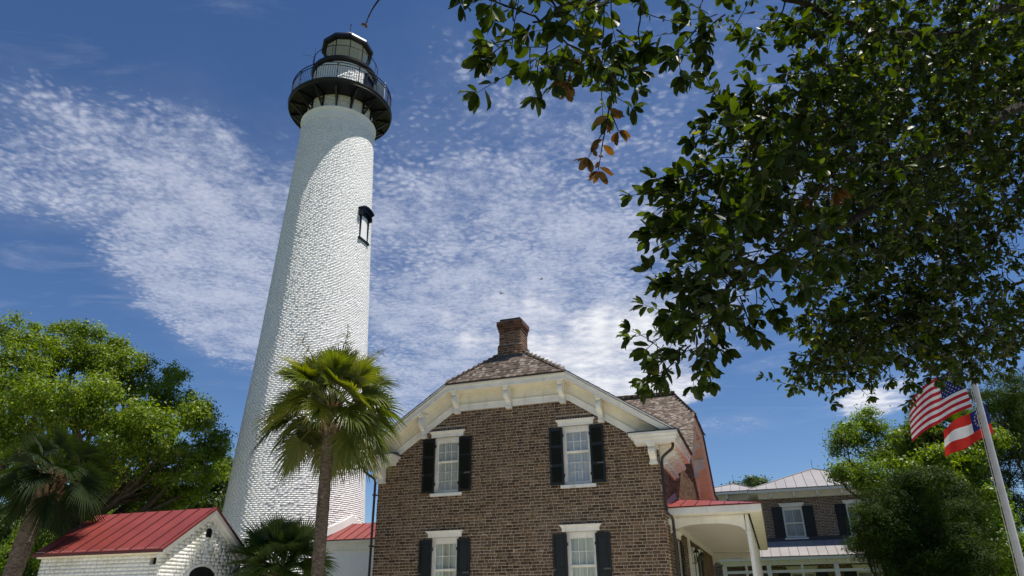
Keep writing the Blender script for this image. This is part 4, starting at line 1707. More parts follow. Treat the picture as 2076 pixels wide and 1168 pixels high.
SGR = [(-hy, 0), (hy, 0), (hy, ez), (0, kz), (-hy, ez)]
dh = (-.40, .40, 0, 2.30)
a = MB()
wall_sheet(a, mp_sf, -hx, hx, 0, ez, [(1.46, 1.64, 2.53, 2.70)], 0, None, .12)
wall_sheet(a, mp_sg, -hy, hy, 0, kz, [dh, (-.07, .09, 3.19, 3.31)], 0, SGR, .14)
a.poly([(-hx, -hy, 0), (-hx, hy, 0), (-hx, hy, ez), (-hx, 0, kz), (-hx, -hy, ez)])
a.poly([(-hx, hy, 0), (hx, hy, 0), (hx, hy, ez), (-hx, hy, ez)])
sw = ob('wall', a, M['old_white'], store)
ob('brickwork', brick_np('brickwork', brick_rects(-hx, hx, 0, ez, [(1.46, 1.64, 2.53, 2.70)], None, .0785, .2, .095, .006), mp_sf, -.003, .0006, .0020, .001), M['old_white'], sw, kind='stuff')
ob('brickwork', brick_np('brickwork', brick_rects(-hy, hy, 0, kz - .05, [(-.44, .44, 0, 2.53), (-.07, .09, 3.19, 3.40)], lambda u, z: z < kz - abs(u) * .687 - .02, .0785, .2, .095, .006), mp_sg, -.003, .0006, .0032, .0015), M['old_white'], sw, kind='stuff')
a = MB()
a.poly([mp_sf(1.46, -.11, 2.53), mp_sf(1.64, -.11, 2.53), mp_sf(1.64, -.11, 2.70), mp_sf(1.46, -.11, 2.70)])
ob('vent', a, M['iron'], store)
a = MB()
a.extrude([mp_sg(-.075, .02, 3.19), mp_sg(.095, .02, 3.19), mp_sg(.095, .02, 3.33)] + [mp_sg(.01 + .085 * math.cos(t), .02, 3.33 + .06 * math.sin(t)) for t in np.linspace(.3, 2.84, 6)] + [mp_sg(-.075, .02, 3.33)], (-.03, 0, 0))
vt = ob('vent', a, M['iron'], store)
for z in (3.22, 3.26, 3.30, 3.34):
    m = MB()
    m.mbox(mp_sg, -.06, .08, .02, .045, z, z + .015)
    ob('slat', m, M['iron'], vt)
a = MB()
top = [mp_sg(.40 * math.cos(t), .016, 2.33 + .20 * math.sin(t)) for t in np.linspace(.0, math.pi, 11)]
a.extrude([mp_sg(-.40, .016, .05), mp_sg(.40, .016, .05)] + top, (-.05, 0, 0))
sd = ob('door', a, M['shutter'], store)
for k in range(5):
    m = MB()
    u = -.39 + k * .157
    zt = 2.33 + .20 * math.sqrt(max(0, 1 - ((abs(u + .075) + .07) / .42) ** 2))
    m.mbox(mp_sg, u, u + .15, .016, .030, .06, zt)
    ob('plank', m, M['shutter'], sd)
a = MB()
arc = [(.42 * math.cos(t), 2.33 + .22 * math.sin(t)) for t in np.linspace(0, math.pi, 15)]
for k in range(14):
    p, q = arc[k], arc[k + 1]
    s = 1.20
    a.hexa([mp_sg(p[0], -.02, p[1]), mp_sg(q[0], -.02, q[1]), mp_sg(q[0], .02, q[1]), mp_sg(p[0], .02, p[1]),
            mp_sg(p[0] * s, -.02, 2.33 + (p[1] - 2.33) * s), mp_sg(q[0] * s, -.02, 2.33 + (q[1] - 2.33) * s), mp_sg(q[0] * s, .02, 2.33 + (q[1] - 2.33) * s), mp_sg(p[0] * s, .02, 2.33 + (p[1] - 2.33) * s)])
ob('door_arch', a, M['old_white'], store)
# eaves and rakes
a = MB()
a.box(-hx - .05, hx + .10, -hy - .09, -hy, ez - .06, ez + .02)
a.box(-hx - .05, hx + .10, -hy - .14, -hy - .09, ez - .02, ez + .075)
ob('eave_board', a, M['soffit'], store)
a = MB()
sl = (kz - ez) / hy
for sg in (-1, 1):
    for (t0, t1, o1) in ((0, .10, .13), (.10, .20, .05)):
        y0, y1 = sg * (hy + .13), 0
        z0, z1 = ez - .13 * sl + .115, kz + .115
        a.hexa([(hx, y0, z0 - t1), (hx + o1, y0, z0 - t1), (hx + o1, y1, z1 - t1), (hx, y1, z1 - t1), (hx, y0, z0 - t0), (hx + o1, y0, z0 - t0), (hx + o1, y1, z1 - t0), (hx, y1, z1 - t0)])
ob('rake_board', a, M['trim'], store)
a = MB()
for sg in (-1, 1):
    y0 = sg * (hy + .18)
    z0 = kz + .12 - (hy + .18) * sl
    a.hexa([(-hx - .12, y0, z0), (hx + .17, y0, z0), (hx + .17, 0, kz + .12), (-hx - .12, 0, kz + .12), (-hx - .12, y0, z0 + .03), (hx + .17, y0, z0 + .03), (hx + .17, 0, kz + .15), (-hx - .12, 0, kz + .15)])
    a.box(-hx - .12, hx + .17, min(y0, y0 - sg * .012), max(y0, y0 - sg * .012), z0 - .03, z0 + .0)
sr = ob('roof', a, M['roof_red_seam'], store)
for sg in (-1, 1):
    y0 = sg * (hy + .18)
    z0 = kz + .15 - (hy + .18) * sl
    bv = Vector((0, -y0, kz + .15 - z0))
    L = 2 * hx + .29
    metal_panels(sr, (-hx - .12, y0, z0), (1, 0, 0), bv, L, [(0, 0), (L, 0), (L, bv.length), (0, bv.length)], .415, M['roof_red'], M['roof_red_seam'])

# ------------------------------------------------------------------ brick annex behind the porch
AX, AY = 6.36, 24.0
ann = thing('brick_annex', HW(AX, AY), 'brown brick building with pale grey metal hip roofs and a white porch, beyond the cottage', 'building', rz=HR)
AWID = 6.5


def mp_a(u, o, z):
    return (u, -o, z)


def mp_al(u, o, z):
    return (-o, -u, z)


AW = [(1.61, 4.80, 6.40), (4.83, 4.80, 6.40)]
holes = [(c - .53, c + .53, a, b) for c, a, b in AW]
LWN = [(1.61, .6, 3.15), (4.83, .6, 3.15)]
lholes = [(c - .62, c + .62, a, b) for c, a, b in LWN]
a = MB()
wall_sheet(a, mp_a, 0, AWID, 0, 7.2, holes + lholes)
a.poly([(0, 0, 0), (0, 9, 0), (0, 9, 7.2), (0, 0, 7.2)])
a.poly([(AWID, 0, 0), (AWID, 9, 0), (AWID, 9, 7.2), (AWID, 0, 7.2)])
aw = ob('wall', a, M['far_mortar'], ann)
bh = holes + lholes + [(c - .63, c + .63, b, b + .22) for c, _, b in AW] + [(c - .75, c + .75, b, b + .22) for c, _, b in LWN]
ob('brickwork', brick_np('brickwork', brick_rects(0, AWID, .1, 6.9, bh, None, .0785, .196, .091, .018), mp_a, -.004, .006, .012), M['far_brick'], aw, kind='stuff')
ob('brickwork', brick_np('brickwork', brick_rects(-9, 0, .1, 6.9, [], None, .0785, .196, .091, .018), mp_al, -.004, .006, .012), M['far_brick'], aw, kind='stuff')
for (c, z0, z1) in AW:
    window(ann, mp_a, c, .53, z0, z1, 2, (1, 1), .5, back='blind', trim='white_far', capw=.60, caph=.20, sillw=.60)
    shutter(ann, mp_a, c - 1.06, c - .51, z0 + .02, z1 + .02, False, None, .02)
    shutter(ann, mp_a, c + .51, c + 1.06, z0 + .02, z1 + .02, False, None, .02)
for (c, z0, z1) in LWN:
    window(ann, mp_a, c, .62, z0, z1, 2, (2, 2), .5, back='blind', trim='white_far', capw=.74, caph=.22, sillw=.7)
    shutter(ann, mp_a, c - 1.22, c - .62, z0 + .02, z1, False, None, .02)
    shutter(ann, mp_a, c + .62, c + 1.22, z0 + .02, z1, False, None, .02)


def hip_block(x0, x1, y0, y1, ze, apx, apy, apz, wall_x0, wall_x1, wall_y, pitch):
    """white frieze with battens, boxed eave and a pyramid hip roof of standing seam metal"""
    m = MB()
    m.box(wall_x0 - .04, wall_x1 + .04, wall_y - .04, wall_y + .0, ze - .42, ze - .14)
    m.box(wall_x0 - .04, wall_x0 + .0, wall_y + .0, y1 - .8, ze - .42, ze - .14)
    ob('frieze_board', m, M['white_far'], ann)
    x = wall_x0 + .62
    while x < wall_x1:
        b = MB()
        b.box(x - .05, x + .05, y0 + .14, wall_y - .04, ze - .40, ze - .145)
        ob('bracket', b, M['white_far'], ann)
        x += 1.2
    m = MB()
    m.box(x0 + .06, x1 - .06, y0 + .06, y1 - .06, ze - .14, ze - .11)
    ob('soffit', m, M['white_far'], ann)
    m = MB()
    m.box(x0, x1, y0, y0 + .06, ze - .15, ze)
    m.box(x0, x0 + .06, y0 + .06, y1 - .06, ze - .15, ze)
    m.box(x1 - .06, x1, y0 + .06, y1 - .06, ze - .15, ze)
    ob('eave_fascia', m, M['white_far'], ann)
    m = MB()
    C = [(x0 - .03, y0 - .03, ze), (x1 + .03, y0 - .03, ze), (x1 + .03, y1 + .03, ze), (x0 - .03, y1 + .03, ze)]
    ap = (apx, apy, apz)
    for k in range(4):
        m.extrude([Vector(C[k]), Vector(C[(k + 1) % 4]), Vector(ap)], (0, 0, -.03))
    rf = ob('roof', m, M['roof_grey_seam'], ann)
    for k in (0, 3):
        p, q = Vector(C[k]), Vector(C[(k + 1) % 4])
        av = (q - p).normalized()
        s = (Vector(ap) - p).dot(av)
        bv = Vector(ap) - p - av * s
        L = (q - p).length
        metal_panels(rf, p, av, bv, L, [(0, 0), (L, 0), (s, bv.length)], pitch, M['roof_grey'], M['roof_grey_seam'])
    m = MB()
    for k in range(4):
        m.tube([Vector(C[k]) + Vector((0, 0, .02)), Vector(ap) + Vector((0, 0, .03))], .03, 5)
    ob('hip_cap', m, M['roof_grey_seam'], rf)
    m = MB()
    m.tube([ap, (apx, apy, apz + .55)], .012, 5)
    ob('lightning_rod', m, M['iron'], rf)


hip_block(-.54, 7.04, -.8, 6.8, 7.29, 3.24, 3.0, 8.80, 0, AWID, 0, .52)
# wing set back on the left
a = MB()
a.poly([(-4.0, 2.0, 0), (0, 2.0, 0), (0, 2.0, 7.3), (-4.0, 2.0, 7.3)])
a.poly([(-4.0, 2.0, 0), (-4.0, 9, 0), (-4.0, 9, 7.3), (-4.0, 2.0, 7.3)])
wg = ob('wall', a, M['far_mortar'], ann)
ob('brickwork', brick_np('brickwork', brick_rects(-4.0, 0, .1, 7.1, [], None, .0785, .196, .091, .018), lambda u, o, z: (u, 2.0 - o, z), -.004, .006, .012), M['far_brick'], wg, kind='stuff')
hip_block(-4.1, -.02, 1.2, 8.0, 7.57, -1.36, 3.7, 8.32, -3.6, -.01, 2.0, .52)

# porch of the annex
ar = MB()
bx0, bx1 = -2.62, 6.9
by, zE2, zW2 = -2.42, 3.76, 4.64
ar.extrude([Vector(p) for p in ((bx0, by, zE2), (bx1, by, zE2), (bx1, -.01, zW2), (.0, -.01, zW2))], (0, 0, -.03))
ar.extrude([Vector(p) for p in ((bx0, by, zE2), (.0, -.01, zW2), (-.01, 2.0, zW2), (bx0, 2.0, zE2))], (0, 0, -.03))
apr = ob('porch_roof', ar, M['roof_grey_seam'], ann)
bv = Vector((0, -by, zW2 - zE2))
metal_panels(apr, (bx0, by, zE2), (1, 0, 0), bv, bx1 - bx0, [(0, -.02), (bx1 - bx0, -.02), (bx1 - bx0, bv.length - .03), (-bx0, bv.length - .03)], .45, M['roof_grey'], M['roof_grey_seam'], start=.1)
a = MB()
a.box(0, AWID + .4, -.05, -.012, 4.55, 4.82)
ob('flashing', a, M['flash_dark'], apr)
a = MB()
a.box(bx0, bx1, by + .03, by + .06, zE2 - .17, zE2 - .035)
a.box(bx0, bx0 + .03, by + .06, 2, zE2 - .17, zE2 - .035)
ob('eave_fascia', a, M['white_far'], ann)
a = MB()
a.box(bx0 + .03, bx1, by + .06, -.02, zE2 - .17, zE2 - .15)
ob('porch_ceiling', a, M['white_far'], ann)
PF = by + .38
a = MB()
a.box(bx0 + .34, bx1 - .2, PF - .06, PF + .06, 3.36, 3.588)
ob('porch_beam', a, M['white_far'], ann)
x = bx0 + .3
while x < bx1:
    m = MB()
    m.box(x - .05, x + .05, by + .062, PF - .061, 3.46, 3.588)
    ob('rafter_tail', m, M['white_far'], ann)
    x += .86
posts = [-2.22, -.03, 3.15, 6.33]
for x in posts:
    m = MB()
    m.box(x - .11, x + .11, PF - .11, PF + .11, 0, 3.36)
    m.box(x - .14, x + .14, PF - .14, PF + .14, 0, .3)
    ob('porch_post', m, M['white_far'], ann)
for x0, x1 in zip(posts, posts[1:]):
    m = MB()
    m.box(x0 + .11, x1 - .11, PF - .05, PF + .05, 3.00, 3.13)
    ob('transom_rail', m, M['white_far'], ann)
    c = (x0 + x1) / 2
    m = MB()
    m.box(c - .06, c + .06, PF - .05, PF + .05, 3.13, 3.36)
    m.lathe([(.0, 2.62), (.05, 2.66), (.07, 2.72), (.04, 2.78), (.075, 2.84), (.05, 2.9), (.085, 3.0)], 10, (c, PF, 0))
    ob('turned_drop', m, M['white_far'], ann)

# far building with a dark roof, glimpsed under the porch arch
far = thing('dark_roofed_building', HW(3.6, 34), 'far building with dark blue grey metal roof glimpsed under the cottage porch', 'building', rz=HR)
a = MB()
a.box(-3.0, 1.4, 0, 5, 0, 3.6)
ob('wall', a, M['far_mortar'], far)
a = MB()
a.box(-3.4, 1.8, -.4, -.34, 3.45, 3.75)
ob('eave_fascia', a, M['white_far'], far)
a = MB()
a.extrude([Vector(p) for p in ((-3.45, -.45, 3.76), (1.85, -.45, 3.76), (1.85, 2.5, 5.1), (-3.45, 2.5, 5.1))], (0, 0, -.05))
a.extrude([Vector(p) for p in ((-3.45, 2.5, 5.1), (1.85, 2.5, 5.1), (1.85, 5.4, 3.76), (-3.45, 5.4, 3.76))], (0, 0, -.05))
fr = ob('roof', a, M['flash_dark'], far)
for k in range(11):
    m = MB()
    x = -3.3 + k * .5
    m.hexa([(x, -.45, 3.76), (x + .025, -.45, 3.76), (x + .025, 2.5, 5.10), (x, 2.5, 5.10), (x, -.45, 3.80), (x + .025, -.45, 3.80), (x + .025, 2.5, 5.14), (x, 2.5, 5.14)])
    ob('seam', m, M['flash_dark'], fr)

# ------------------------------------------------------------------ flagpole and flags
FP = Vector((8.875, 13.31, 0))
pole = thing('flagpole', FP, 'silver flagpole with two flags flying from it', 'flagpole')
pole.rotation_euler = (.016, .0245, 0)
m = MB()
m.tube([(0, 0, z) for z in np.linspace(0, 9.2, 8)], [.066 - .003 * z for z in np.linspace(0, 9.2, 8)], 16)
ob('pole', m, M['aluminium'], pole, smooth=True)
m = MB()
m.lathe([(.0, 9.2), (.06, 9.22), (.09, 9.3), (.06, 9.4), (0, 9.42)], 12)
ob('finial', m, M['gold'], pole)
m = MB()
m.tube([(-.10, -.03, 1.2), (-.075, -.03, 6.2), (-.06, -.02, 9.1)], .007, 5)
m.tube([(-.13, -.01, 1.2), (-.095, -.01, 6.2), (-.07, -.02, 9.1)], .007, 5)
ob('rope', m, M['rope'], pole)


def star(c, e1, e2, r):
    return [tuple(c + e1 * (math.sin(k * math.pi / 5) * (r if k % 2 == 0 else r * .40)) + e2 * (math.cos(k * math.pi / 5) * (r if k % 2 == 0 else r * .40))) for k in range(10)]


def flag(root, fn, nu, nv, colour, mats, stars, emblem=None):
    """cloth grid; fn(u,v)->point, u from the hoist to the fly, v from bottom to top"""
    mb = MB()
    P = [[Vector(fn(i / nu, j / nv)) for j in range(nv + 1)] for i in range(nu + 1)]
    for i in range(nu + 1):
        for j in range(nv + 1):
            mb.v.append(tuple(P[i][j]))
    for i in range(nu):
        for j in range(nv):
            mb.f.append((i * (nv + 1) + j, (i + 1) * (nv + 1) + j, (i + 1) * (nv + 1) + j + 1, i * (nv + 1) + j + 1))
            mb.r.append(.5)
            mb.mi.append(colour((i + .5) / nu, (j + .5) / nv))
    cl = ob('cloth', mb, mats, root, smooth=True)
    sm = MB()
    for (u, v, r) in stars:
        c = Vector(fn(u, v))
        e1 = (Vector(fn(u + .01, v)) - c)
        e2 = (Vector(fn(u, v + .01)) - c)
        n = e1.cross(e2).normalized()
        e1.normalize()
        e2.normalize()
        for s in (-1, 1):
            pts = star(c + n * .004 * s, e1, e2, r)
            b = len(sm.v)
            sm.v.extend([tuple(c + n * .004 * s)] + pts)
            for k in range(10):
                sm.f.append((b, b + 1 + k, b + 1 + (k + 1) % 10))
                sm.r.append(.5)
                sm.mi.append(0)
    ob('stars', sm, M['flag_white'], root, kind='stuff')
    if emblem:
        em = MB()
        for (u0, u1, v0, v1) in emblem:
            for s in (-1, 1):
                q = []
                for (u, v) in ((u0, v0), (u1, v0), (u1, v1), (u0, v1)):
                    c = Vector(fn(u, v))
                    n = (Vector(fn(u + .01, v)) - c).cross(Vector(fn(u, v + .01)) - c).normalized()
                    q.append(c + n * .004 * s)
                em.poly(q)
        ob('emblem', em, M['gold'], root)


# wind comes from the right: flags stream to the left and a little away, drooping
WD = Vector((-.965, .15, -.10)).normalized()
WS = Vector((.22, .97, 0)).normalized()


def us_fn(u, v):
    base = Vector((-.06 - .03 * v, 0, -.80 + .80 * v))
    fall = Vector((0, 0, -.26 * u - .22 * u * u))
    amp = .03 + .17 * u
    wv = math.sin(u * 7.6 + v * 1.2 - .5) * amp
    w2 = math.sin(u * 14 + v * 3.0) * .055 * u
    x = WD * (1.30 * u * (1 - .10 * u)) + WS * (wv + w2)
    roll = Vector((.13 * v * u, 0, .03 * math.sin(u * 9 + v * 2) * u))
    return base + fall + x + roll


def us_col(u, v):
    if u < .40 and v > 6 / 13:
        return 2
    return int(v * 13) % 2 if False else (0 if int(v * 13) % 2 == 0 else 1)


us_stars = []
for r_ in range(9):
    nn = 6 if r_ % 2 == 0 else 5
    for c_ in range(nn):
        us_stars.append(((.033 + (c_ + (0 if nn == 6 else .5)) * .0667), 6 / 13 + (7 / 13) * (.5 + (4 - r_)) / 9.0 if False else 6 / 13 + (7 / 13) * (r_ + .9) / 9.8, .017))
uf = thing('american_flag', FP + Vector((.02, -.09, 5.80)), 'red and white striped flag with starry blue canton flying above the other flag', 'flag')
flag(uf, us_fn, 40, 26, us_col, [M['flag_red'], M['flag_white'], M['flag_blue']], us_stars)


def ga_fn(u, v):
    base = Vector((.085 - .10 * u, .06, -.57 + .57 * v))
    fall = Vector((0, 0, -.34 * u - .08 * u * u))
    wv = math.sin(u * 5.0 + .8 - v * .5) * (.03 + .15 * u)
    x = Vector((-.82, .50, 0)) * (.84 * u) + Vector((.5, .82, 0)) * wv
    return base + fall + x + Vector((.10 * v * u, 0, .04 * math.sin(u * 8 + v * 3) * u))


def ga_col(u, v):
    if u < .36 and v > 1 / 3:
        return 2
    return 0 if (v < 1 / 3 or v > 2 / 3) else 1


ga_stars = [(.18 + .115 * math.sin(t) , 2 / 3 + .245 * math.cos(t), .026) for t in np.linspace(0, 2 * math.pi, 14)[:-1]]
arms = [(.13, .15, .56, .70), (.17, .19, .56, .70), (.21, .23, .56, .70), (.12, .24, .70, .74), (.15, .21, .74, .79), (.12, .24, .53, .56)]
gf = thing('state_flag', FP + Vector((.19, -.08, 5.08)), 'red white red barred flag with starry blue canton, lower on the flagpole', 'flag')
flag(gf, ga_fn, 30, 24, ga_col, [M['flag_scarlet'], M['flag_white'], M['flag_blue']], ga_stars, arms)

# ------------------------------------------------------------------ plants
def leaf_cloud(name, blobs, n, leaf, clump_r, per, flat=.65, fill=.42, aspect=.55, upb=.45, boughs=0):
    """leaf-sized faces in clumps through the volume of the crown; blobs: (x, y, z, rx, ry, rz)"""
    B = np.array(blobs, float)
    if boughs:
        nb = boughs
        d = rng.normal(size=(len(B) * nb, 3)) + np.array([0, 0, .25])
        d /= np.linalg.norm(d, axis=1)[:, None]
        P = np.repeat(B, nb, 0)
        k = rng.uniform(.25, .50, len(P))
        c = P[:, :3] + d * P[:, 3:6] * (1.05 - k)[:, None] * rng.uniform(.75, 1.12, len(P))[:, None]
        B = np.concatenate([c, P[:, 3:6] * k[:, None] * np.array([1.12, 1.12, .78])], 1)
    w = (B[:, 3] * B[:, 5])
    w = w / w.sum()
    nc = max(4, int(n / per))
    bi = rng.choice(len(B), nc, p=w)
    d = rng.normal(size=(nc, 3))
    d /= np.linalg.norm(d, axis=1)[:, None]
    rr = fill + ((1.2 if boughs else 1.06) - fill) * rng.random(nc) ** .55
    C = B[bi, :3] + d * B[bi, 3:6] * rr[:, None]
    cr = clump_r * rng.uniform(.55, 1.35, nc)
    crnd = rng.random(nc)
    cnt = rng.integers(int(per * .6), int(per * 1.4) + 1, nc)
    ci = np.repeat(np.arange(nc), cnt)
    m = len(ci)
    off = rng.normal(size=(m, 3)) * np.array([1, 1, flat])
    P = C[ci] + off * cr[ci, None] * .55
    nrm = off * .55 + d[ci] * .5 + np.array([0, 0, upb]) + rng.normal(size=(m, 3)) * .62
    nrm /= np.linalg.norm(nrm, axis=1)[:, None] + 1e-9
    t = np.cross(nrm, rng.normal(size=(m, 3)))
    t /= np.linalg.norm(t, axis=1)[:, None] + 1e-9
    b = np.cross(nrm, t)
    L = leaf * rng.uniform(.65, 1.35, m)[:, None]
    V = np.stack([P - t * L * .5, P + b * L * aspect * .5 + nrm * L * .06, P + t * L * .5, P - b * L * aspect * .5 + nrm * L * .06], 1).reshape(-1, 3)
    F = np.arange(m * 4).reshape(-1, 4)
    r = np.clip(crnd[ci] * .62 + rng.random(m) * .38, 0, 1)
    return np_mesh(name, V, F, r)


def limb(mb, p, q, r0, r1, bend=.12, n=7, sides=8):
    p, q = Vector(p), Vector(q)
    L = (q - p).length
    d = (q - p).normalized()
    s = d.cross(Vector((random.uniform(-1, 1), random.uniform(-1, 1), random.uniform(-.3, 1)))).normalized()
    pts = []
    for k in range(n + 1):
        t = k / n
        pts.append(p.lerp(q, t) + s * math.sin(t * math.pi) * L * bend + Vector((random.gauss(0, .012), random.gauss(0, .012), random.gauss(0, .012))) * L * (0 if k in (0, n) else 1))
    mb.tube(pts, [r0 + (r1 - r0) * (k / n) ** .8 for k in range(n + 1)], sides)
    return pts


def broad_tree(name, label, base, fork, blobs, leaf_m, n, leaf, clump, per, trunk_r, cat='tree', group=None, limb_r=None, fill=.42, aspect=.55, bark='bark', extra=2, upb=.45, boughs=0):
    base = Vector(base)
    t = thing(name, base, label, cat, group)
    rel = lambda p: Vector(p) - base
    mb = MB()
    f = rel(fork)
    pts = []
    for k in range(7):
        s = k / 6
        pts.append(Vector((0, 0, 0)).lerp(f, s) + Vector((math.sin(s * 4) * .10, math.cos(s * 3) * .06, 0)) * trunk_r * 3 * s * (1 - s) * 4)
    mb.tube(pts, [trunk_r * (1.5 if k == 0 else 1.12 - .12 * k / 6) for k in range(7)], 12)
    ob('trunk', mb, M[bark], t, smooth=True)
    for bx in blobs:
        c = rel(bx[:3])
        lb = MB()
        r0 = (limb_r or trunk_r * .55) * random.uniform(.7, 1.0)
        pts = limb(lb, f - (f.normalized() * random.uniform(0, .3)), c, r0, r0 * .35, .16)
        for k in range(extra):
            s = pts[random.randint(2, 6)]
            d = Vector((random.gauss(0, 1), random.gauss(0, 1), random.gauss(.2, .7))).normalized()
            limb(lb, s, c + Vector((d.x * bx[3], d.y * bx[4], d.z * bx[5])) * .8, r0 * .42, r0 * .08, .12, 5, 6)
        ob('limb', lb, M[bark], t, smooth=True)
    rb = [(b[0] - base.x, b[1] - base.y, b[2] - base.z, b[3], b[4], b[5]) for b in blobs]
    ob('crown', leaf_cloud('crown', rb, n, leaf, clump, per, fill=fill, aspect=aspect, upb=upb, boughs=boughs), M[leaf_m], t)
    return t


# ---- palms
def fan(mb, H, d, n_up, size, nl=44, spread=118, droop=.5, fold=.25, r=None, costa=.32):
    """costapalmate fan: narrow leaflets joined near the stalk, tips hanging"""
    d = d.normalized()
    s = d.cross(n_up).normalized()
    n = s.cross(d).normalized()
    down = Vector((0, 0, -1))
    rr0 = random.random() * .6 if r is None else r
    for i in range(nl):
        th = rad(-spread + 2 * spread * i / (nl - 1))
        c = (1 - abs(th) / rad(spread))
        o = H + d * costa * size * c ** 1.3 * .8 + down * .10 * size * c * c
        dirv = (d * math.cos(th * .92) + s * math.sin(th * .92) + n * (fold * (abs(math.sin(th))) - .05)).normalized()
        L = size * (1.0 - .33 * (abs(th) / rad(spread)) ** 1.6) * random.uniform(.9, 1.08)
        w0 = size * .0235
        side = dirv.cross(n).normalized()
        dr = droop * random.uniform(.6, 1.5)
        rv = min(1, rr0 + random.uniform(0, .4))
        prev = None
        for k, t in enumerate((0, .30, .55, .78, 1.0)):
            p = o + dirv * L * t * (1 - .12 * dr * t) + down * (L * dr * t ** 2.6 * .75)
            w = w0 * ((.55, 1.25, 1.15, .62, .04)[k])
            v = n * (w * .55)
            row = (p - side * w + v, p, p + side * w + v)
            if prev:
                mb.poly((prev[0], prev[1], row[1], row[0]), rv)
                mb.poly((prev[1], prev[2], row[2], row[1]), rv)
            prev = row


def frond_mesh(az, el, stalk, size, droop, r=None, nl=44):
    mb = MB()
    h = Vector((math.sin(az), math.cos(az), 0))
    d0 = h * math.cos(el) + Vector((0, 0, math.sin(el)))
    pts = []
    p = h * .08
    dd = d0.copy()
    for k in range(6):
        pts.append(p.copy())
        p = p + dd * stalk / 5
        dd = (dd + Vector((0, 0, -.07 - .05 * droop))).normalized()
    mb.tube(pts, [.022, .019, .017, .015, .013, .012], 5, True, .75)
    up = Vector((0, 0, 1)) if abs(dd.z) < .95 else h * -1
    tw = random.uniform(-.95, .95)
    sidev = dd.cross(up).normalized()
    up2 = (sidev.cross(dd)).normalized()
    up2 = (up2 * math.cos(tw) + sidev * math.sin(tw)).normalized()
    fan(mb, pts[-1], (dd + Vector((0, 0, -.12))).normalized(), up2, size, nl, droop=droop, r=r)
    return mb


def palm(name, label, base, crown_z, trunk_r, fronds, leaf_m, lean=(0, 0), boots=30, flowers=0, group=None, stalk=.85, size=.86, els=(-50, 82), skip_front=False):
    base = Vector(base)
    t = thing(name, base, label, 'palm tree', group)
    H = crown_z - base.z
    mb = MB()
    n = 44
    path, rr = [], []
    for k in range(n + 1):
        s = k / n
        path.append((lean[0] * s * s + .03 * math.sin(s * 5), lean[1] * s * s, H * s))
        rr.append(trunk_r * (1.22 - .25 * min(1, s * 3)) * (1 + .035 * math.sin(k * 2.4) + random.uniform(-.03, .03)) * (1.12 if s > .93 else 1))
    mb.tube(path, rr, 18)
    ob('trunk', mb, M['palm_bark'], t, smooth=True)
    top = Vector(path[-1])
    for k in range(boots):
        a = k * 2.4 + random.uniform(-.2, .2)
        z = -.62 + .66 * k / max(1, boots)
        rr_ = trunk_r * (1.05 + .1 * random.random())
        h = Vector((math.sin(a), math.cos(a), 0))
        s = Vector((h.y, -h.x, 0))
        p = top + h * rr_ * .85 + Vector((0, 0, z))
        tip = p + h * random.uniform(.10, .2) + Vector((0, 0, random.uniform(.12, .24)))
        b = MB()
        w = .052
        b.hexa([p - s * w, p + s * w, p + s * w + h * .05 - Vector((0, 0, .03)), p - s * w + h * .05 - Vector((0, 0, .03)),
                tip - s * w * .45, tip + s * w * .45, tip + s * w * .4 + h * .03, tip - s * w * .4 + h * .03])
        ob('leaf_base', b, M['palm_boot'], t)
    for k in range(fronds):
        u = (k + .5) / fronds
        el = rad(els[0] + (els[1] - els[0]) * u ** .8 + random.uniform(-7, 7))
        az = k * 2.39996 + random.uniform(-.22, .22)
        sz = size * random.uniform(.88, 1.1)
        if skip_front and math.cos(az - math.pi) > .6 and el < rad(-14):
            continue
        m = frond_mesh(az, el, stalk * random.uniform(.85, 1.15) * (1 if el < 1.1 else .8), sz, .09 + .36 * (1 - u) + random.uniform(-.08, .2))
        o = ob('frond', m, M[leaf_m], t)
        o.location = top + Vector((0, 0, -.15 + .25 * u))
    for k in range(flowers):
        fm = MB()
        a = (-1.9, -.5, .35, 1.2, 2.6)[k % 5]
        h = Vector((math.sin(a), math.cos(a), 0))
        p = top.copy()
        d = (h * random.uniform(.1, .42) + Vector((0, 0, 1))).normalized()
        pts = [p.copy()]
        for i in range(8):
            p = p + d * .245
            d = (d + h * .06 + Vector((0, 0, -.05))).normalized()
            pts.append(p.copy())
        fm.tube(pts, [(.018 - .0015 * i) for i in range(9)], 5, True, .1)
        for i in range(3, 9):
            for j in range(5):
                q = pts[i]
                e = (Vector((random.gauss(0, 1), random.gauss(0, 1), random.gauss(.3, .5)))).normalized()
                l = random.uniform(.18, .38)
                tip = q + e * l + Vector((0, 0, -.05))
                fm.tube([q, q + e * l * .5 + Vector((0, 0, .03)), tip], [.006, .005, .003], 4, True, .3)
                for _ in range(7):
                    s_ = random.uniform(.2, 1)
                    r_ = q.lerp(tip, s_)
                    e2 = Vector((random.gauss(0, 1), random.gauss(0, 1), random.gauss(-.4, .6))).normalized() * random.uniform(.05, .11)
                    fm.tube([r_, r_ + e2], [.0045, .003], 3, False, random.random())
        ob('flower_stalk', fm, M['palm_flower'], t)
    return t


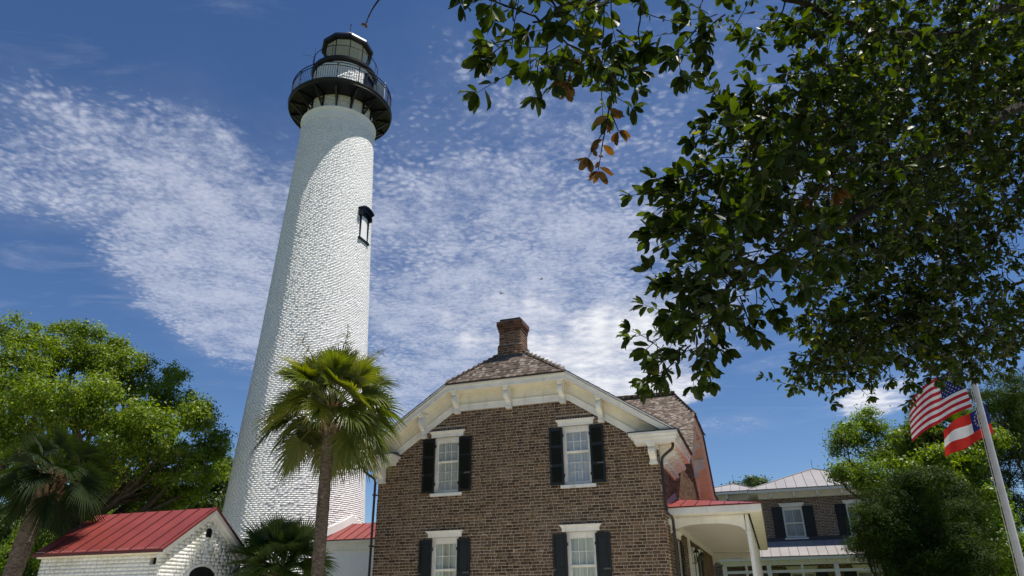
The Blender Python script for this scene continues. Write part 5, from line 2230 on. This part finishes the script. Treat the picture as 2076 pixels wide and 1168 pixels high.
palm('palm_tree', 'cabbage palm with a full sunlit crown standing in front of the lighthouse and cottage corner', (-4.618, 17.403, 0.0), 6.227, .152, 72, 'palm_leaf', lean=(.02, 0), boots=44, flowers=5, stalk=.95, size=.80, els=(-42, 86), skip_front=True)
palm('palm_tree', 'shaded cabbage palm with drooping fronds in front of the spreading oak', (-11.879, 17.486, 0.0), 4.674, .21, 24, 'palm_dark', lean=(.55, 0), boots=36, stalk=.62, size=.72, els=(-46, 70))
palm('palm_tree', 'cabbage palm with hanging fronds half hidden behind the two flags', (16.595, 27.238, 0.0), 7.34, .22, 30, 'palm_mid', lean=(.2, 0), boots=26, stalk=.8, size=.95, els=(-56, 66))

# fan palm bush at the foot of the tower
BB = Vector((-5.85, 18.497, 0.0))
bush = thing('palmetto_bush', BB, 'low bushy fan palm beside the white store house, at the foot of the lighthouse', 'palm bush')
for k in range(54):
    u = (k + .5) / 54
    az = k * 2.39996
    el = rad(4 + 82 * u)
    m = frond_mesh(az, el, .62 * random.uniform(.7, 1.2), .66 * random.uniform(.85, 1.15), .12 + .22 * (1 - u), None, 38)
    o = ob('frond', m, M['palm_mid'], bush)
    o.location = (random.uniform(-.12, .12), random.uniform(-.12, .12), 2.332 + .25 * u)
m = MB()
m.tube([(0, 0, 0), (.03, 0, .8), (0, .02, 2.332 + .1)], [.2, .17, .15], 12)
ob('trunk', m, M['palm_bark'], bush)

# ---- broad trees
broad_tree('oak_tree', 'large spreading live oak with sunlit yellow green crown behind the white store house', (-18.978, 31.825, 0.0), (-18.648, 31.43, 4.995), [(-20.506, 27.643, 10.88, 1.477, 1.477, 1.358), (-20.164, 29.467, 11.7, 1.359, 1.359, 1.25), (-19.116, 30.38, 12.109, 1.358, 1.358, 1.249), (-16.449, 28.886, 10.567, 1.4, 1.4, 1.288), (-15.579, 30.084, 10.351, 1.271, 1.271, 1.17), (-13.458, 28.532, 8.934, 1.025, 1.025, 0.943), (-18.042, 25.587, 8.16, 1.471, 1.471, 1.353), (-16.385, 25.519, 8.308, 1.434, 1.434, 1.319), (-15.112, 26.174, 8.078, 1.424, 1.424, 1.31), (-13.97, 26.834, 7.837, 1.26, 1.26, 1.159), (-13.893, 29.339, 7.166, 1.189, 1.189, 1.094), (-13.846, 31.959, 8.651, 0.905, 0.905, 0.833), (-13.856, 32.288, 7.931, 0.815, 0.815, 0.749), (-23.36, 32.238, 8.041, 1.81, 1.81, 1.665), (-17.04, 32.788, 6.836, 0.95, 0.95, 0.874), (-21.467, 29.051, 12.612, 0.877, 0.877, 0.807), (-20.684, 29.826, 13.321, 0.769, 0.769, 0.708), (-19.556, 29.955, 13.04, 0.724, 0.724, 0.666), (-18.658, 31.16, 12.807, 0.793, 0.793, 0.73), (-23.358, 29.334, 9.585, 1.909, 1.909, 1.757), (-14.206, 31.776, 6.645, 0.789, 0.789, 0.726), (-15.416, 31.906, 6.36, 0.789, 0.789, 0.726), (-16.68, 28.31, 7.012, 1.148, 1.148, 1.057), (-17.61, 27.212, 7.01, 1.146, 1.146, 1.054), (-16.106, 31.639, 11.759, 0.653, 0.653, 0.601), (-23.057, 29.748, 13.492, 0.769, 0.769, 0.708), (-13.948, 33.59, 7.488, 0.607, 0.607, 0.558), (-15.121, 30.567, 6.885, 0.933, 0.933, 0.859), (-15.293, 28.276, 7.086, 0.99, 0.99, 0.911), (-14.195, 31.411, 7.443, 0.877, 0.877, 0.807), (-16.826, 33.212, 5.907, 0.95, 0.95, 0.874), (-15.463, 33.032, 6.303, 0.815, 0.815, 0.749), (-18.974, 33.854, 6.909, 0.933, 0.933, 0.859), (-16.806, 24.239, 8.706, 1.061, 1.061, 0.976), (-15.638, 25.141, 9.136, 1.011, 1.011, 0.93)], 'oak_leaf', 150000, .12, .34, 60, .62, limb_r=.20, fill=.5, boughs=10)
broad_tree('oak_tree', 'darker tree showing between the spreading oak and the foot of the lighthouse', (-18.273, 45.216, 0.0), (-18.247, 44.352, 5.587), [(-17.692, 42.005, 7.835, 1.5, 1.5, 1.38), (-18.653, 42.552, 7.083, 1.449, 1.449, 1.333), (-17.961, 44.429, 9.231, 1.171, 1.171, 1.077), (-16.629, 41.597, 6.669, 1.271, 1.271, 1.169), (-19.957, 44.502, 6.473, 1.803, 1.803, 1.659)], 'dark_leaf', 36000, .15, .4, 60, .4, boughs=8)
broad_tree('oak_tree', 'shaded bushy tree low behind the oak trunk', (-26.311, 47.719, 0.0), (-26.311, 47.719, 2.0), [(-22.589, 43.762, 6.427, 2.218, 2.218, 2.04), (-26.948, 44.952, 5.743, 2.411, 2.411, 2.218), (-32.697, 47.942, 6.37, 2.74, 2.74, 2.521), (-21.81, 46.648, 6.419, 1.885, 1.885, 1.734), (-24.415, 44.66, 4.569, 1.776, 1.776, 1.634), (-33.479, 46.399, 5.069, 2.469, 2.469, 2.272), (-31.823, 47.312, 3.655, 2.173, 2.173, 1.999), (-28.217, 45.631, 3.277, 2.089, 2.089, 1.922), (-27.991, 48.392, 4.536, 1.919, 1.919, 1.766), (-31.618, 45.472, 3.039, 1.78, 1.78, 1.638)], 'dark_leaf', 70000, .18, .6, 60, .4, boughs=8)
broad_tree('shrub', 'bright yellow green shrub showing low under the oak limbs, left of the store house', (-26.212, 41.082, 0.0), (-26.212, 41.082, 1.2), [(-28.867, 42.848, 4.116, 1.075, 1.075, 0.989), (-25.676, 40.023, 5.563, 1.211, 1.211, 1.114), (-27.973, 42.72, 4.76, 1.136, 1.136, 1.045), (-23.857, 38.491, 4.192, 0.638, 0.638, 0.587), (-23.243, 40.271, 6.072, 0.953, 0.953, 0.876), (-27.148, 40.466, 3.112, 1.191, 1.191, 1.096), (-27.155, 42.339, 3.681, 1.114, 1.114, 1.025)], 'lime_leaf', 30000, .15, .4, 50, .12, cat='shrub', bark='bark')
broad_tree('lime_tree', 'bright green feathery tree reaching over the grey roof of the annex', (16.091, 31.371, 0.0), (16.13, 30.094, 5.515), [(14.454, 30.212, 7.811, 0.808, 0.808, 0.743), (15.385, 29.856, 8.615, 0.68, 0.68, 0.626), (15.568, 29.335, 7.304, 1.068, 1.068, 0.983), (14.171, 28.855, 6.431, 0.839, 0.839, 0.772), (12.754, 28.107, 6.128, 0.427, 0.427, 0.393), (16.324, 29.171, 6.559, 1.112, 1.112, 1.023), (16.592, 28.755, 7.678, 0.811, 0.811, 0.746), (14.286, 28.245, 5.753, 0.582, 0.582, 0.535), (13.003, 27.308, 7.834, 0.349, 0.349, 0.321)], 'lime_leaf', 34000, .12, .36, 60, .2, limb_r=.07, fill=.2, aspect=.38, extra=4, boughs=8)
broad_tree('cedar_tree', 'dark bushy cedar in front of the annex, left of the flagpole foot', (13.072, 25.355, 0.0), (13.072, 25.355, 1.5), [(13.174, 24.114, 4.418, 1.389, 1.389, 1.278), (11.902, 23.813, 3.783, 0.989, 0.989, 0.91), (13.777, 23.997, 3.55, 1.361, 1.361, 1.252), (12.656, 24.307, 2.908, 1.362, 1.362, 1.253), (12.228, 25.972, 3.335, 0.585, 0.585, 0.539), (14.644, 24.393, 4.434, 1.024, 1.024, 0.942), (12.057, 24.603, 4.252, 0.498, 0.498, 0.458), (13.333, 23.219, 4.994, 0.717, 0.717, 0.66), (14.034, 25.423, 2.493, 1.329, 1.329, 1.223), (14.057, 23.442, 3.13, 0.963, 0.963, 0.886), (14.308, 23.49, 2.552, 0.769, 0.769, 0.708), (14.861, 24.702, 5.203, 0.712, 0.712, 0.655)], 'cedar_leaf', 170000, .105, .26, 70, .25, limb_r=.08, fill=.3, aspect=.20, extra=3, boughs=18)
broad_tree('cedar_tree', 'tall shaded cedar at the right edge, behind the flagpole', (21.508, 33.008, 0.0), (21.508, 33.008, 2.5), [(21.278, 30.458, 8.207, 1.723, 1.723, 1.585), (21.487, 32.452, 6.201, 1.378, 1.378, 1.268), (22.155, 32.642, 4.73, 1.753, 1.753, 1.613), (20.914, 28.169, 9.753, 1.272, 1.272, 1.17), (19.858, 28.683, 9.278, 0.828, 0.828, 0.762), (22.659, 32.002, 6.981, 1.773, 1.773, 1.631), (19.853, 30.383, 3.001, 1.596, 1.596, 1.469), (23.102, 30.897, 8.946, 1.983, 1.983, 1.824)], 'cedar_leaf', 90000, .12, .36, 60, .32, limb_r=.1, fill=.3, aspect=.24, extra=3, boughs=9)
broad_tree('shrub', 'yellow green leafy shrub low between the cedar and the flagpole', (16.689, 27.426, 0.0), (16.689, 27.426, 1.2), [(16.284, 25.922, 3.771, 0.727, 0.727, 0.669), (17.681, 28.486, 2.925, 0.842, 0.842, 0.775), (15.829, 26.109, 3.302, 0.519, 0.519, 0.477), (16.867, 26.474, 5.895, 0.622, 0.622, 0.572), (17.928, 27.419, 4.413, 0.646, 0.646, 0.595), (16.689, 25.619, 4.896, 0.489, 0.489, 0.449), (17.551, 26.498, 3.31, 0.702, 0.702, 0.646)], 'lime_leaf', 16000, .12, .3, 50, .1, cat='shrub')
broad_tree('oak_tree', 'leafy mid green tree behind the flags and above the dark cedar', (15.952, 27.595, 0.0), (15.894, 26.545, 4.858), [(15.365, 27.082, 7.042, 0.799, 0.799, 0.735), (14.745, 25.033, 6.017, 0.696, 0.696, 0.64), (16.722, 27.126, 6.007, 0.787, 0.787, 0.724), (13.856, 24.99, 5.68, 0.605, 0.605, 0.556), (16.479, 25.951, 6.253, 0.65, 0.65, 0.598), (14.864, 25.062, 5.426, 0.517, 0.517, 0.476), (17.85, 26.237, 6.927, 0.738, 0.738, 0.679), (15.737, 26.46, 7.563, 0.563, 0.563, 0.518)], 'oak_leaf', 34000, .12, .3, 50, .25, limb_r=.08, boughs=8)
broad_tree('tree', 'far tree whose top just shows over the annex roof', (25.267, 81.487, 0.0), (25.374, 77.962, 11.43), [(26.805, 80.553, 13.778, 0.554, 0.554, 0.51), (23.195, 75.316, 12.606, 0.31, 0.31, 0.285), (26.84, 78.13, 13.296, 0.376, 0.376, 0.346)], 'dark_leaf', 5000, .3, .7, 30, .4)

# ---- the live oak the photographer stands under: its limbs reach over from the right
LT = np.array([(0, 0, 0), (-.42, .28, .05), (0, .30, 0), (.42, .28, .05), (-.54, .60, .07), (0, .62, .0), (.54, .60, .07), (-.36, .86, .03), (0, .88, -.02), (.36, .86, .03), (0, 1.0, -.05)], float)
LF = [(0, 2, 1, 1), (0, 3, 2, 2), (1, 2, 5, 4), (2, 3, 6, 5), (4, 5, 8, 7), (5, 6, 9, 8), (7, 8, 10, 10), (8, 9, 10, 10)]
LTRI = np.array([(0, 2, 1), (0, 3, 2), (1, 2, 5), (1, 5, 4), (2, 3, 6), (2, 6, 5), (4, 5, 8), (4, 8, 7), (5, 6, 9), (5, 9, 8), (7, 8, 10), (8, 9, 10)])
near_leaves = []          # (position, direction, normal, length, width, colour number)
dead_leaves = []
twig_mb = MB()


def put_leaf(p, d, n, L, dead=False):
    c = random.random() ** 1.4 * .92 if random.random() > .012 else 1.0
    (dead_leaves if dead else near_leaves).append((p, d.normalized(), n, L, L * random.uniform(.34, .48), c))


def grow_twig(p, d, length, leaf, r=.004, dead=False, bare=.25, droop=.05, depth=0, step=.030):
    p, d = Vector(p), Vector(d).normalized()
    n = max(4, int(length / .05))
    pts = [p.copy()]
    wob = Vector((random.gauss(0, 1), random.gauss(0, 1), random.gauss(0, 1))) * .10
    for k in range(n):
        p = p + d * length / n
        d = (d + wob * .35 + Vector((random.gauss(0, .05), random.gauss(0, .05), -droop + random.gauss(0, .05)))).normalized()
        pts.append(p.copy())
    twig_mb.tube(pts, [r * (1 - .6 * k / n) for k in range(n + 1)], 4, False)
    s = bare * length
    k = 0
    ref = d.cross(Vector((0, 0, 1)))
    if ref.length < .05:
        ref = Vector((1, 0, 0))
    while s < length:
        i = min(n - 1, int(s / length * n))
        q = pts[i].lerp(pts[i + 1], s / length * n - i)
        t = (pts[i + 1] - pts[i]).normalized()
        a = k * 2.4 + random.uniform(-.4, .4)
        e1 = t.cross(Vector((.3, .2, 1))).normalized()
        e2 = t.cross(e1)
        rd = e1 * math.cos(a) + e2 * math.sin(a)
        ld = (t * random.uniform(.25, .8) + rd + Vector((0, 0, -.18))).normalized()
        nn = (Vector((random.gauss(0, .55), random.gauss(0, .55), 1)) - ld * ld.z).normalized()
        put_leaf(q, ld, nn, leaf * random.uniform(.5, 1.3), dead)
        s += step * random.uniform(.6, 1.4)
        k += 1
    t = (pts[-1] - pts[-2]).normalized()
    e1 = t.cross(Vector((.3, .2, 1))).normalized()
    e2 = t.cross(e1)
    for j in range(random.randint(6, 9)):
        a = j * 2.3 + random.uniform(-.4, .4)
        rd = e1 * math.cos(a) + e2 * math.sin(a)
        ld = (t * random.uniform(.5, 1.2) + rd * .8 + Vector((0, 0, -.1))).normalized()
        nn = (Vector((random.gauss(0, .6), random.gauss(0, .6), 1)) - ld * ld.z).normalized()
        put_leaf(pts[-1], ld, nn, leaf * random.uniform(.8, 1.25), dead)
    if depth > 0:
        for _ in range(depth):
            i = random.randint(1, n - 1)
            t = (pts[i + 1] - pts[i]).normalized()
            sd = (t * .7 + Vector((random.gauss(0, .6), random.gauss(0, .6), random.gauss(-.05, .45)))).normalized()
            grow_twig(pts[i], sd, length * random.uniform(.25, .45), leaf, r * .7, dead, .2, droop, 0, step)


NEAR_BASE = Vector((8.6, 3.6, 0))
near = thing('live_oak', NEAR_BASE, 'live oak whose dark leafy limbs hang over the view from the upper right', 'tree')
mb = MB()
mb.tube([(0, 0, 0), (-.05, .05, 1.2), (-.2, .12, 2.6), (-.45, .25, 3.8), (-.8, .4, 4.6)], [.62, .46, .42, .38, .3], 16)
ob('trunk', mb, M['near_bark'], near, smooth=True)
for pts, r0, r1 in [([(8.6, 3.6, 3.9), (5.696, 5.427, 6.327), (4.792, 5.231, 5.792), (3.779, 4.877, 5.123), (3.196, 4.709, 4.769), (2.651, 4.506, 4.252), (2.047, 4.244, 3.861), (1.471, 4.069, 3.522), (1.098, 4.001, 3.191)], 0.13, 0.012),
    ([(8.0, 3.9, 4.5), (4.906, 4.638, 6.369), (3.637, 4.267, 5.736), (2.541, 3.792, 5.333), (1.648, 3.23, 5.119), (0.91, 2.814, 4.825), (0.437, 2.696, 4.483), (0.121, 2.63, 4.266)], 0.09, 0.008),
    ([(8.3, 3.8, 4.2), (5.829, 6.405, 5.388), (4.767, 6.22, 4.831), (3.846, 6.146, 4.27), (3.312, 6.132, 3.819)], 0.07, 0.01),
    ([(3.196, 4.709, 4.769), (2.352, 4.173, 4.499), (1.773, 3.85, 4.242), (1.353, 3.623, 4.018), (1.07, 3.52, 3.883)], 0.035, 0.006),
    ([(8.2, 3.8, 4.3), (5.969, 7.071, 4.892), (5.31, 6.974, 4.384), (4.685, 6.862, 3.907), (4.255, 6.772, 3.621)], 0.05, 0.008),
    ([(7.9, 4.0, 4.6), (6.329, 6.973, 6.551), (5.208, 6.701, 5.704), (4.515, 6.616, 4.927)], 0.07, 0.01)]:
    mb = MB()
    P = [Vector(p) - NEAR_BASE for p in pts]
    fine = []
    for i in range(len(P) - 1):
        for k in range(6):
            t = k / 6
            pm, pn = P[max(0, i - 1)], P[min(len(P) - 1, i + 2)]
            a, b = P[i], P[i + 1]
            q = .5 * ((2 * a) + (b - pm) * t + (2 * pm - 5 * a + 4 * b - pn) * t * t + (3 * a - pm - 3 * b + pn) * t ** 3)
            fine.append(q + Vector((random.gauss(0, .012), random.gauss(0, .012), random.gauss(0, .012))))
    fine.append(P[-1])
    n = len(fine)
    mb.tube(fine, [(r0 + (r1 - r0) * (k / n) ** .7) * random.uniform(.50, .62) for k in range(n)], 9)
    # side branches
    for k in range(int(n * .5)):
        i = random.randint(2, n - 2)
        d = Vector((random.gauss(0, 1), random.gauss(0, .8), random.gauss(-.1, .8))).normalized()
        L = random.uniform(.2, .5)
        lp = limb(mb, fine[i], fine[i] + d * L, max(.006, r1 * .7), .004, .15, 6, 6)
        grow_twig(lp[-1] + NEAR_BASE, d, .22, .082, .004, False, .05, .05, 0, .045)
        grow_twig(lp[4] + NEAR_BASE, d + Vector((random.gauss(0, .7), random.gauss(0, .7), random.gauss(0, .5))), .2, .08, .004, False, .1, .05, 0, .045)
    ob('branch', mb, M['near_bark'], near, smooth=True)
for (c, rx, ry, rz, n, leaf) in [((2.046, 3.894, 4.388), 0.52, 0.738, 0.52, 128, 0.076),
    ((1.699, 3.885, 3.925), 0.41, 0.73, 0.322, 45, 0.096),
    ((1.384, 3.598, 4.073), 0.238, 0.722, 0.252, 24, 0.096),
    ((1.272, 3.743, 3.635), 0.221, 0.72, 0.194, 22, 0.096),
    ((1.252, 3.938, 3.328), 0.21, 0.722, 0.21, 24, 0.096),
    ((1.109, 4.098, 3.098), 0.156, 0.724, 0.141, 12, 0.096),
    ((1.633, 4.187, 3.504), 0.239, 0.734, 0.209, 21, 0.096),
    ((3.558, 4.538, 5.625), 0.792, 0.782, 0.604, 251, 0.076),
    ((4.526, 6.013, 5.284), 0.82, 0.83, 0.82, 336, 0.076),
    ((3.45, 5.795, 4.318), 0.749, 0.806, 0.458, 210, 0.076),
    ((3.105, 6.131, 3.821), 0.381, 0.81, 0.317, 67, 0.076),
    ((4.103, 6.462, 4.06), 0.673, 0.826, 0.337, 162, 0.076),
    ((5.186, 6.924, 4.253), 0.481, 0.846, 0.433, 112, 0.076),
    ((2.385, 3.744, 5.197), 0.255, 0.746, 0.239, 44, 0.076),
    ((2.635, 4.188, 4.948), 0.44, 0.758, 0.372, 78, 0.076),
    ((1.364, 3.113, 4.893), 0.219, 0.718, 0.06, 6, 0.096),
    ((0.385, 2.717, 4.436), 0.285, 0.696, 0.095, 22, 0.096),
    ((0.109, 2.609, 4.311), 0.159, 0.69, 0.08, 12, 0.096),
    ((0.525, 2.782, 4.294), 0.119, 0.696, 0.119, 9, 0.096),
    ((2.946, 4.856, 4.447), 0.546, 0.774, 0.401, 112, 0.076),
    ((5.317, 6.033, 6.203), 0.53, 0.846, 0.818, 168, 0.076),
    ((3.55, 6.237, 3.83), 0.558, 0.814, 0.193, 61, 0.076),
    ((4.556, 6.65, 3.888), 0.455, 0.83, 0.114, 22, 0.076),
    ((2.897, 6.093, 3.665), 0.25, 0.806, 0.25, 33, 0.076),
    ((0.854, 2.849, 4.751), 0.152, 0.706, 0.063, 3, 0.096),
    ((1.129, 3.032, 4.831), 0.133, 0.714, 0.067, 6, 0.096)]:
    for _ in range(n):
        while True:
            u = Vector((random.uniform(-1, 1), random.uniform(-1, 1), random.uniform(-1, 1)))
            if u.length <= 1:
                break
        p = Vector(c) + Vector((u.x * rx, u.y * ry, u.z * rz))
        d = Vector((random.gauss(-.35, .6), random.gauss(-.1, .6), random.gauss(-.12, .45)))
        grow_twig(p, d, random.uniform(.16, .42), leaf, .004, False, .25, .04, 0, .050 if leaf > .08 else .034)
for (c, rx, ry, rz, n) in (((6.2, 4.4, 7.6), 3.2, 3.0, 1.5, 600), ((4.6, 3.0, 7.2), 1.8, 1.8, 1.0, 150), ((7.0, 7.2, 8.6), 2.4, 2.2, 1.4, 320), ((9.0, 2.2, 7.4), 2.6, 2.6, 1.6, 300)):
    for _ in range(n):
        u = Vector((random.gauss(0, .5), random.gauss(0, .5), random.gauss(0, .5)))
        p = Vector(c) + Vector((u.x * rx, u.y * ry, u.z * rz))
        grow_twig(p, Vector((random.gauss(0, 1), random.gauss(0, 1), random.gauss(.1, .5))), random.uniform(.3, .5), .10, .005, False, .1, .04, 0, .045)
for (p, q, L, leaf, dead, depth) in [((0.074, 2.759, 4.346), (-0.119, 2.71, 4.091), 0, 0.096, False, 2),
    ((-0.002, 2.678, 4.402), (-0.09, 2.582, 4.25), 0, 0.096, False, 0),
    ((0.205, 2.83, 4.311), (0.175, 2.769, 4.082), 0, 0.096, False, 1),
    ((0.42, 2.858, 4.369), (0.432, 2.803, 4.128), 0, 0.096, False, 1),
    ((0.532, 2.93, 4.331), (0.629, 2.868, 4.106), 0, 0.096, False, 1),
    ((0.595, 2.912, 4.49), (0.738, 2.852, 4.262), 0, 0.096, False, 1),
    ((1.156, 3.118, 4.763), (0.93, 3.108, 4.424), 0, 0.096, False, 2),
    ((1.319, 3.181, 4.865), (1.156, 3.097, 4.688), 0, 0.096, False, 1),
    ((-0.188, 2.577, 4.502), (-0.22, 2.504, 4.301), 0, 0.096, False, 0),
    ((1.187, 3.58, 3.992), (0.861, 3.479, 3.851), 0, 0.096, False, 2),
    ((1.188, 3.536, 4.328), (1.098, 3.454, 4.148), 0, 0.096, False, 1),
    ((1.467, 3.632, 4.359), (1.223, 3.493, 4.302), 0, 0.096, False, 2),
    ((1.598, 3.647, 4.566), (1.421, 3.521, 4.481), 0, 0.096, False, 2),
    ((1.153, 3.692, 3.746), (0.814, 3.608, 3.568), 0, 0.096, False, 2),
    ((1.095, 3.642, 3.856), (0.893, 3.551, 3.694), 0, 0.096, False, 1),
    ((1.181, 3.767, 3.582), (0.943, 3.604, 3.577), 0, 0.096, False, 1),
    ((1.207, 3.907, 3.516), (0.926, 3.85, 3.28), 0, 0.096, False, 2),
    ((1.174, 3.983, 3.349), (0.969, 3.806, 3.377), 0, 0.096, False, 1),
    ((1.111, 4.047, 3.21), (0.774, 3.96, 3.039), 0, 0.096, False, 2),
    ((1.091, 4.158, 3.087), (0.768, 4.087, 2.882), 0, 0.096, False, 1),
    ((1.122, 4.158, 3.087), (0.913, 4.075, 2.907), 0, 0.096, False, 1),
    ((1.23, 4.18, 3.16), (1.166, 4.135, 2.897), 0, 0.096, False, 2),
    ((1.486, 4.168, 3.426), (1.509, 4.119, 3.173), 0, 0.096, False, 2),
    ((1.683, 4.247, 3.494), (1.729, 4.174, 3.293), 0, 0.096, False, 2),
    ((1.889, 4.297, 3.625), (1.919, 4.194, 3.489), 0, 0.096, False, 1),
    ((1.326, 4.128, 3.273), (1.266, 4.07, 3.04), 0, 0.096, False, 1),
    ((2.879, 5.896, 3.976), (2.531, 5.755, 3.923), 0, 0.078, False, 2),
    ((2.967, 6.084, 3.806), (2.577, 5.963, 3.709), 0, 0.078, False, 2),
    ((2.964, 6.274, 3.63), (2.648, 6.197, 3.438), 0, 0.078, False, 2),
    ((3.198, 6.351, 3.701), (3.123, 6.307, 3.436), 0, 0.078, False, 1),
    ((3.627, 6.468, 3.685), (3.395, 6.394, 3.488), 0, 0.078, False, 1),
    ((4.03, 6.641, 3.788), (3.825, 6.585, 3.55), 0, 0.078, False, 1),
    ((4.287, 6.759, 3.772), (4.116, 6.671, 3.602), 0, 0.078, False, 1),
    ((4.601, 6.835, 3.846), (4.523, 6.757, 3.654), 0, 0.078, False, 0),
    ((2.368, 4.481, 3.944), (2.13, 4.382, 3.8), 0, 0.096, False, 2),
    ((2.157, 3.648, 5.287), (1.93, 3.545, 5.151), 0, 0.096, False, 1),
    ((1.671, 3.564, 4.99), (1.491, 3.427, 4.929), 0, 0.096, False, 2),
    ((5.34, 7.197, 4.014), (5.189, 7.141, 3.777), 0, 0.078, False, 1),
    ((1.733, 3.687, 4.72), (1.497, 3.62, 4.506), 0, 0.096, False, 2),
    ((0.329, 2.698, 4.117), (0.29, 2.765, 3.972), 0, 0.075, True, 0),
    ((0.334, 2.737, 4.153), (0.269, 2.794, 4.029), 0, 0.075, True, 0),
    ((0.521, 2.871, 3.979), (0.458, 3.024, 3.644), 0, 0.075, True, 0),
    ((0.515, 2.914, 3.886), (0.408, 2.998, 3.702), 0, 0.075, True, 0),
    ((0.521, 2.903, 3.909), (0.563, 2.94, 3.828), 0, 0.075, True, 0),
    ((-0.596, 2.423, 4.239), (-0.691, 2.476, 4.123), 0, 0.022, True, 0),
    ((1.915, 3.566, 3.901), (1.795, 3.597, 3.835), 0, 0.1, True, 0),
    ((1.908, 3.584, 3.983), (1.967, 3.634, 3.873), 0, 0.1, True, 0),
    ((0.542, 2.797, 4.141), (0.527, 2.871, 3.979), 0, 0.03, False, 0)]:
    p, q = Vector(p), Vector(q)
    grow_twig(p, q - p, (q - p).length, leaf, .0055, dead, .12, .02, depth, .045)


def leaf_mesh(name, lv):
    n = len(lv)
    P = np.array([tuple(l[0]) for l in lv])
    D = np.array([tuple(l[1]) for l in lv])
    N = np.array([tuple(l[2]) for l in lv])
    N = N - D * (N * D).sum(1)[:, None]
    N /= np.linalg.norm(N, axis=1)[:, None] + 1e-9
    X = np.cross(D, N)
    Ln = np.array([l[3] for l in lv])[:, None]
    Wd = np.array([l[4] for l in lv])[:, None]
    curl = rng.uniform(-2.6, 4.0, n)[:, None]
    V = np.zeros((n, len(LT), 3))
    for k, (x, y, z) in enumerate(LT):
        V[:, k] = P + X * (x * Wd) + D * (y * Ln * .96 + .04 * Ln) + N * (z * Ln * (1.2 if k in (1, 3, 4, 6, 7, 9) else curl))
    F = (LTRI[None] + (np.arange(n) * len(LT))[:, None, None]).reshape(-1, 3)
    return np_mesh(name, V.reshape(-1, 3), F, np.repeat([l[5] for l in lv], len(LTRI)), True)


tw = ob('twigs', twig_mb, M['near_bark'], near, kind='stuff')
tw.location = -NEAR_BASE
crown = ob('crown', leaf_mesh('crown', dead_leaves), M['dead_leaf'], near, label='dead brown leaves among the dark green ones')
crown.location = -NEAR_BASE
inv = cam.matrix_world.inverted()


def seen_size(l):
    c = inv @ (l[0] + l[1] * l[3] * .5)
    if c.z > -.2 or abs(c.x / c.z) > .73 or abs(c.y / c.z) > .41:
        return 0
    n = l[2]
    v = (CAM - l[0]).normalized()
    return l[3] * l[4] * (.25 + abs(n.dot(v))) / (c.z * c.z)


near_leaves.sort(key=seen_size, reverse=True)
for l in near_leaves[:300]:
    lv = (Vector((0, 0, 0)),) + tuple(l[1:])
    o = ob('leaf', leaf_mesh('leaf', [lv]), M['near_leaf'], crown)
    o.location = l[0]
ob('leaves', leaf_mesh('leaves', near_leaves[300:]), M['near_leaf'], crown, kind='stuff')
print('near leaves', len(near_leaves), 'dead', len(dead_leaves))


# two birds far off over the roof
for k, c in enumerate([(-1.046, 63.894, 30.197), (3.194, 67.842, 33.589)]):
    m = MB()
    m.tube([(0, -.16, 0), (0, -.08, .0), (0, .06, .01), (0, .15, .0), (0, .24, -.01)], [.01, .035, .045, .02, .03], 8)
    b = thing('bird', c, ('tiny dark bird gliding in the sky above the chimney top', 'tiny dark bird flying to the upper right of the chimney')[k], 'bird', 'birds over the roof', rad(40 + 70 * k))
    ob('body', m, M['near_bark'], b, smooth=True)
    for s in (-1, 1):
        w = MB()
        w.hexa([(s * .02, -.06, .0), (s * .17, -.05, .07), (s * .17, .04, .07), (s * .02, .07, .0), (s * .02, -.06, .012), (s * .17, -.05, .082), (s * .17, .04, .082), (s * .02, .07, .012)])
        w.hexa([(s * .17, -.05, .07), (s * .36, .02, .05), (s * .355, .05, .05), (s * .17, .04, .07), (s * .17, -.05, .08), (s * .36, .02, .056), (s * .355, .05, .056), (s * .17, .04, .08)])
        ob('wing', w, M['near_bark'], b)
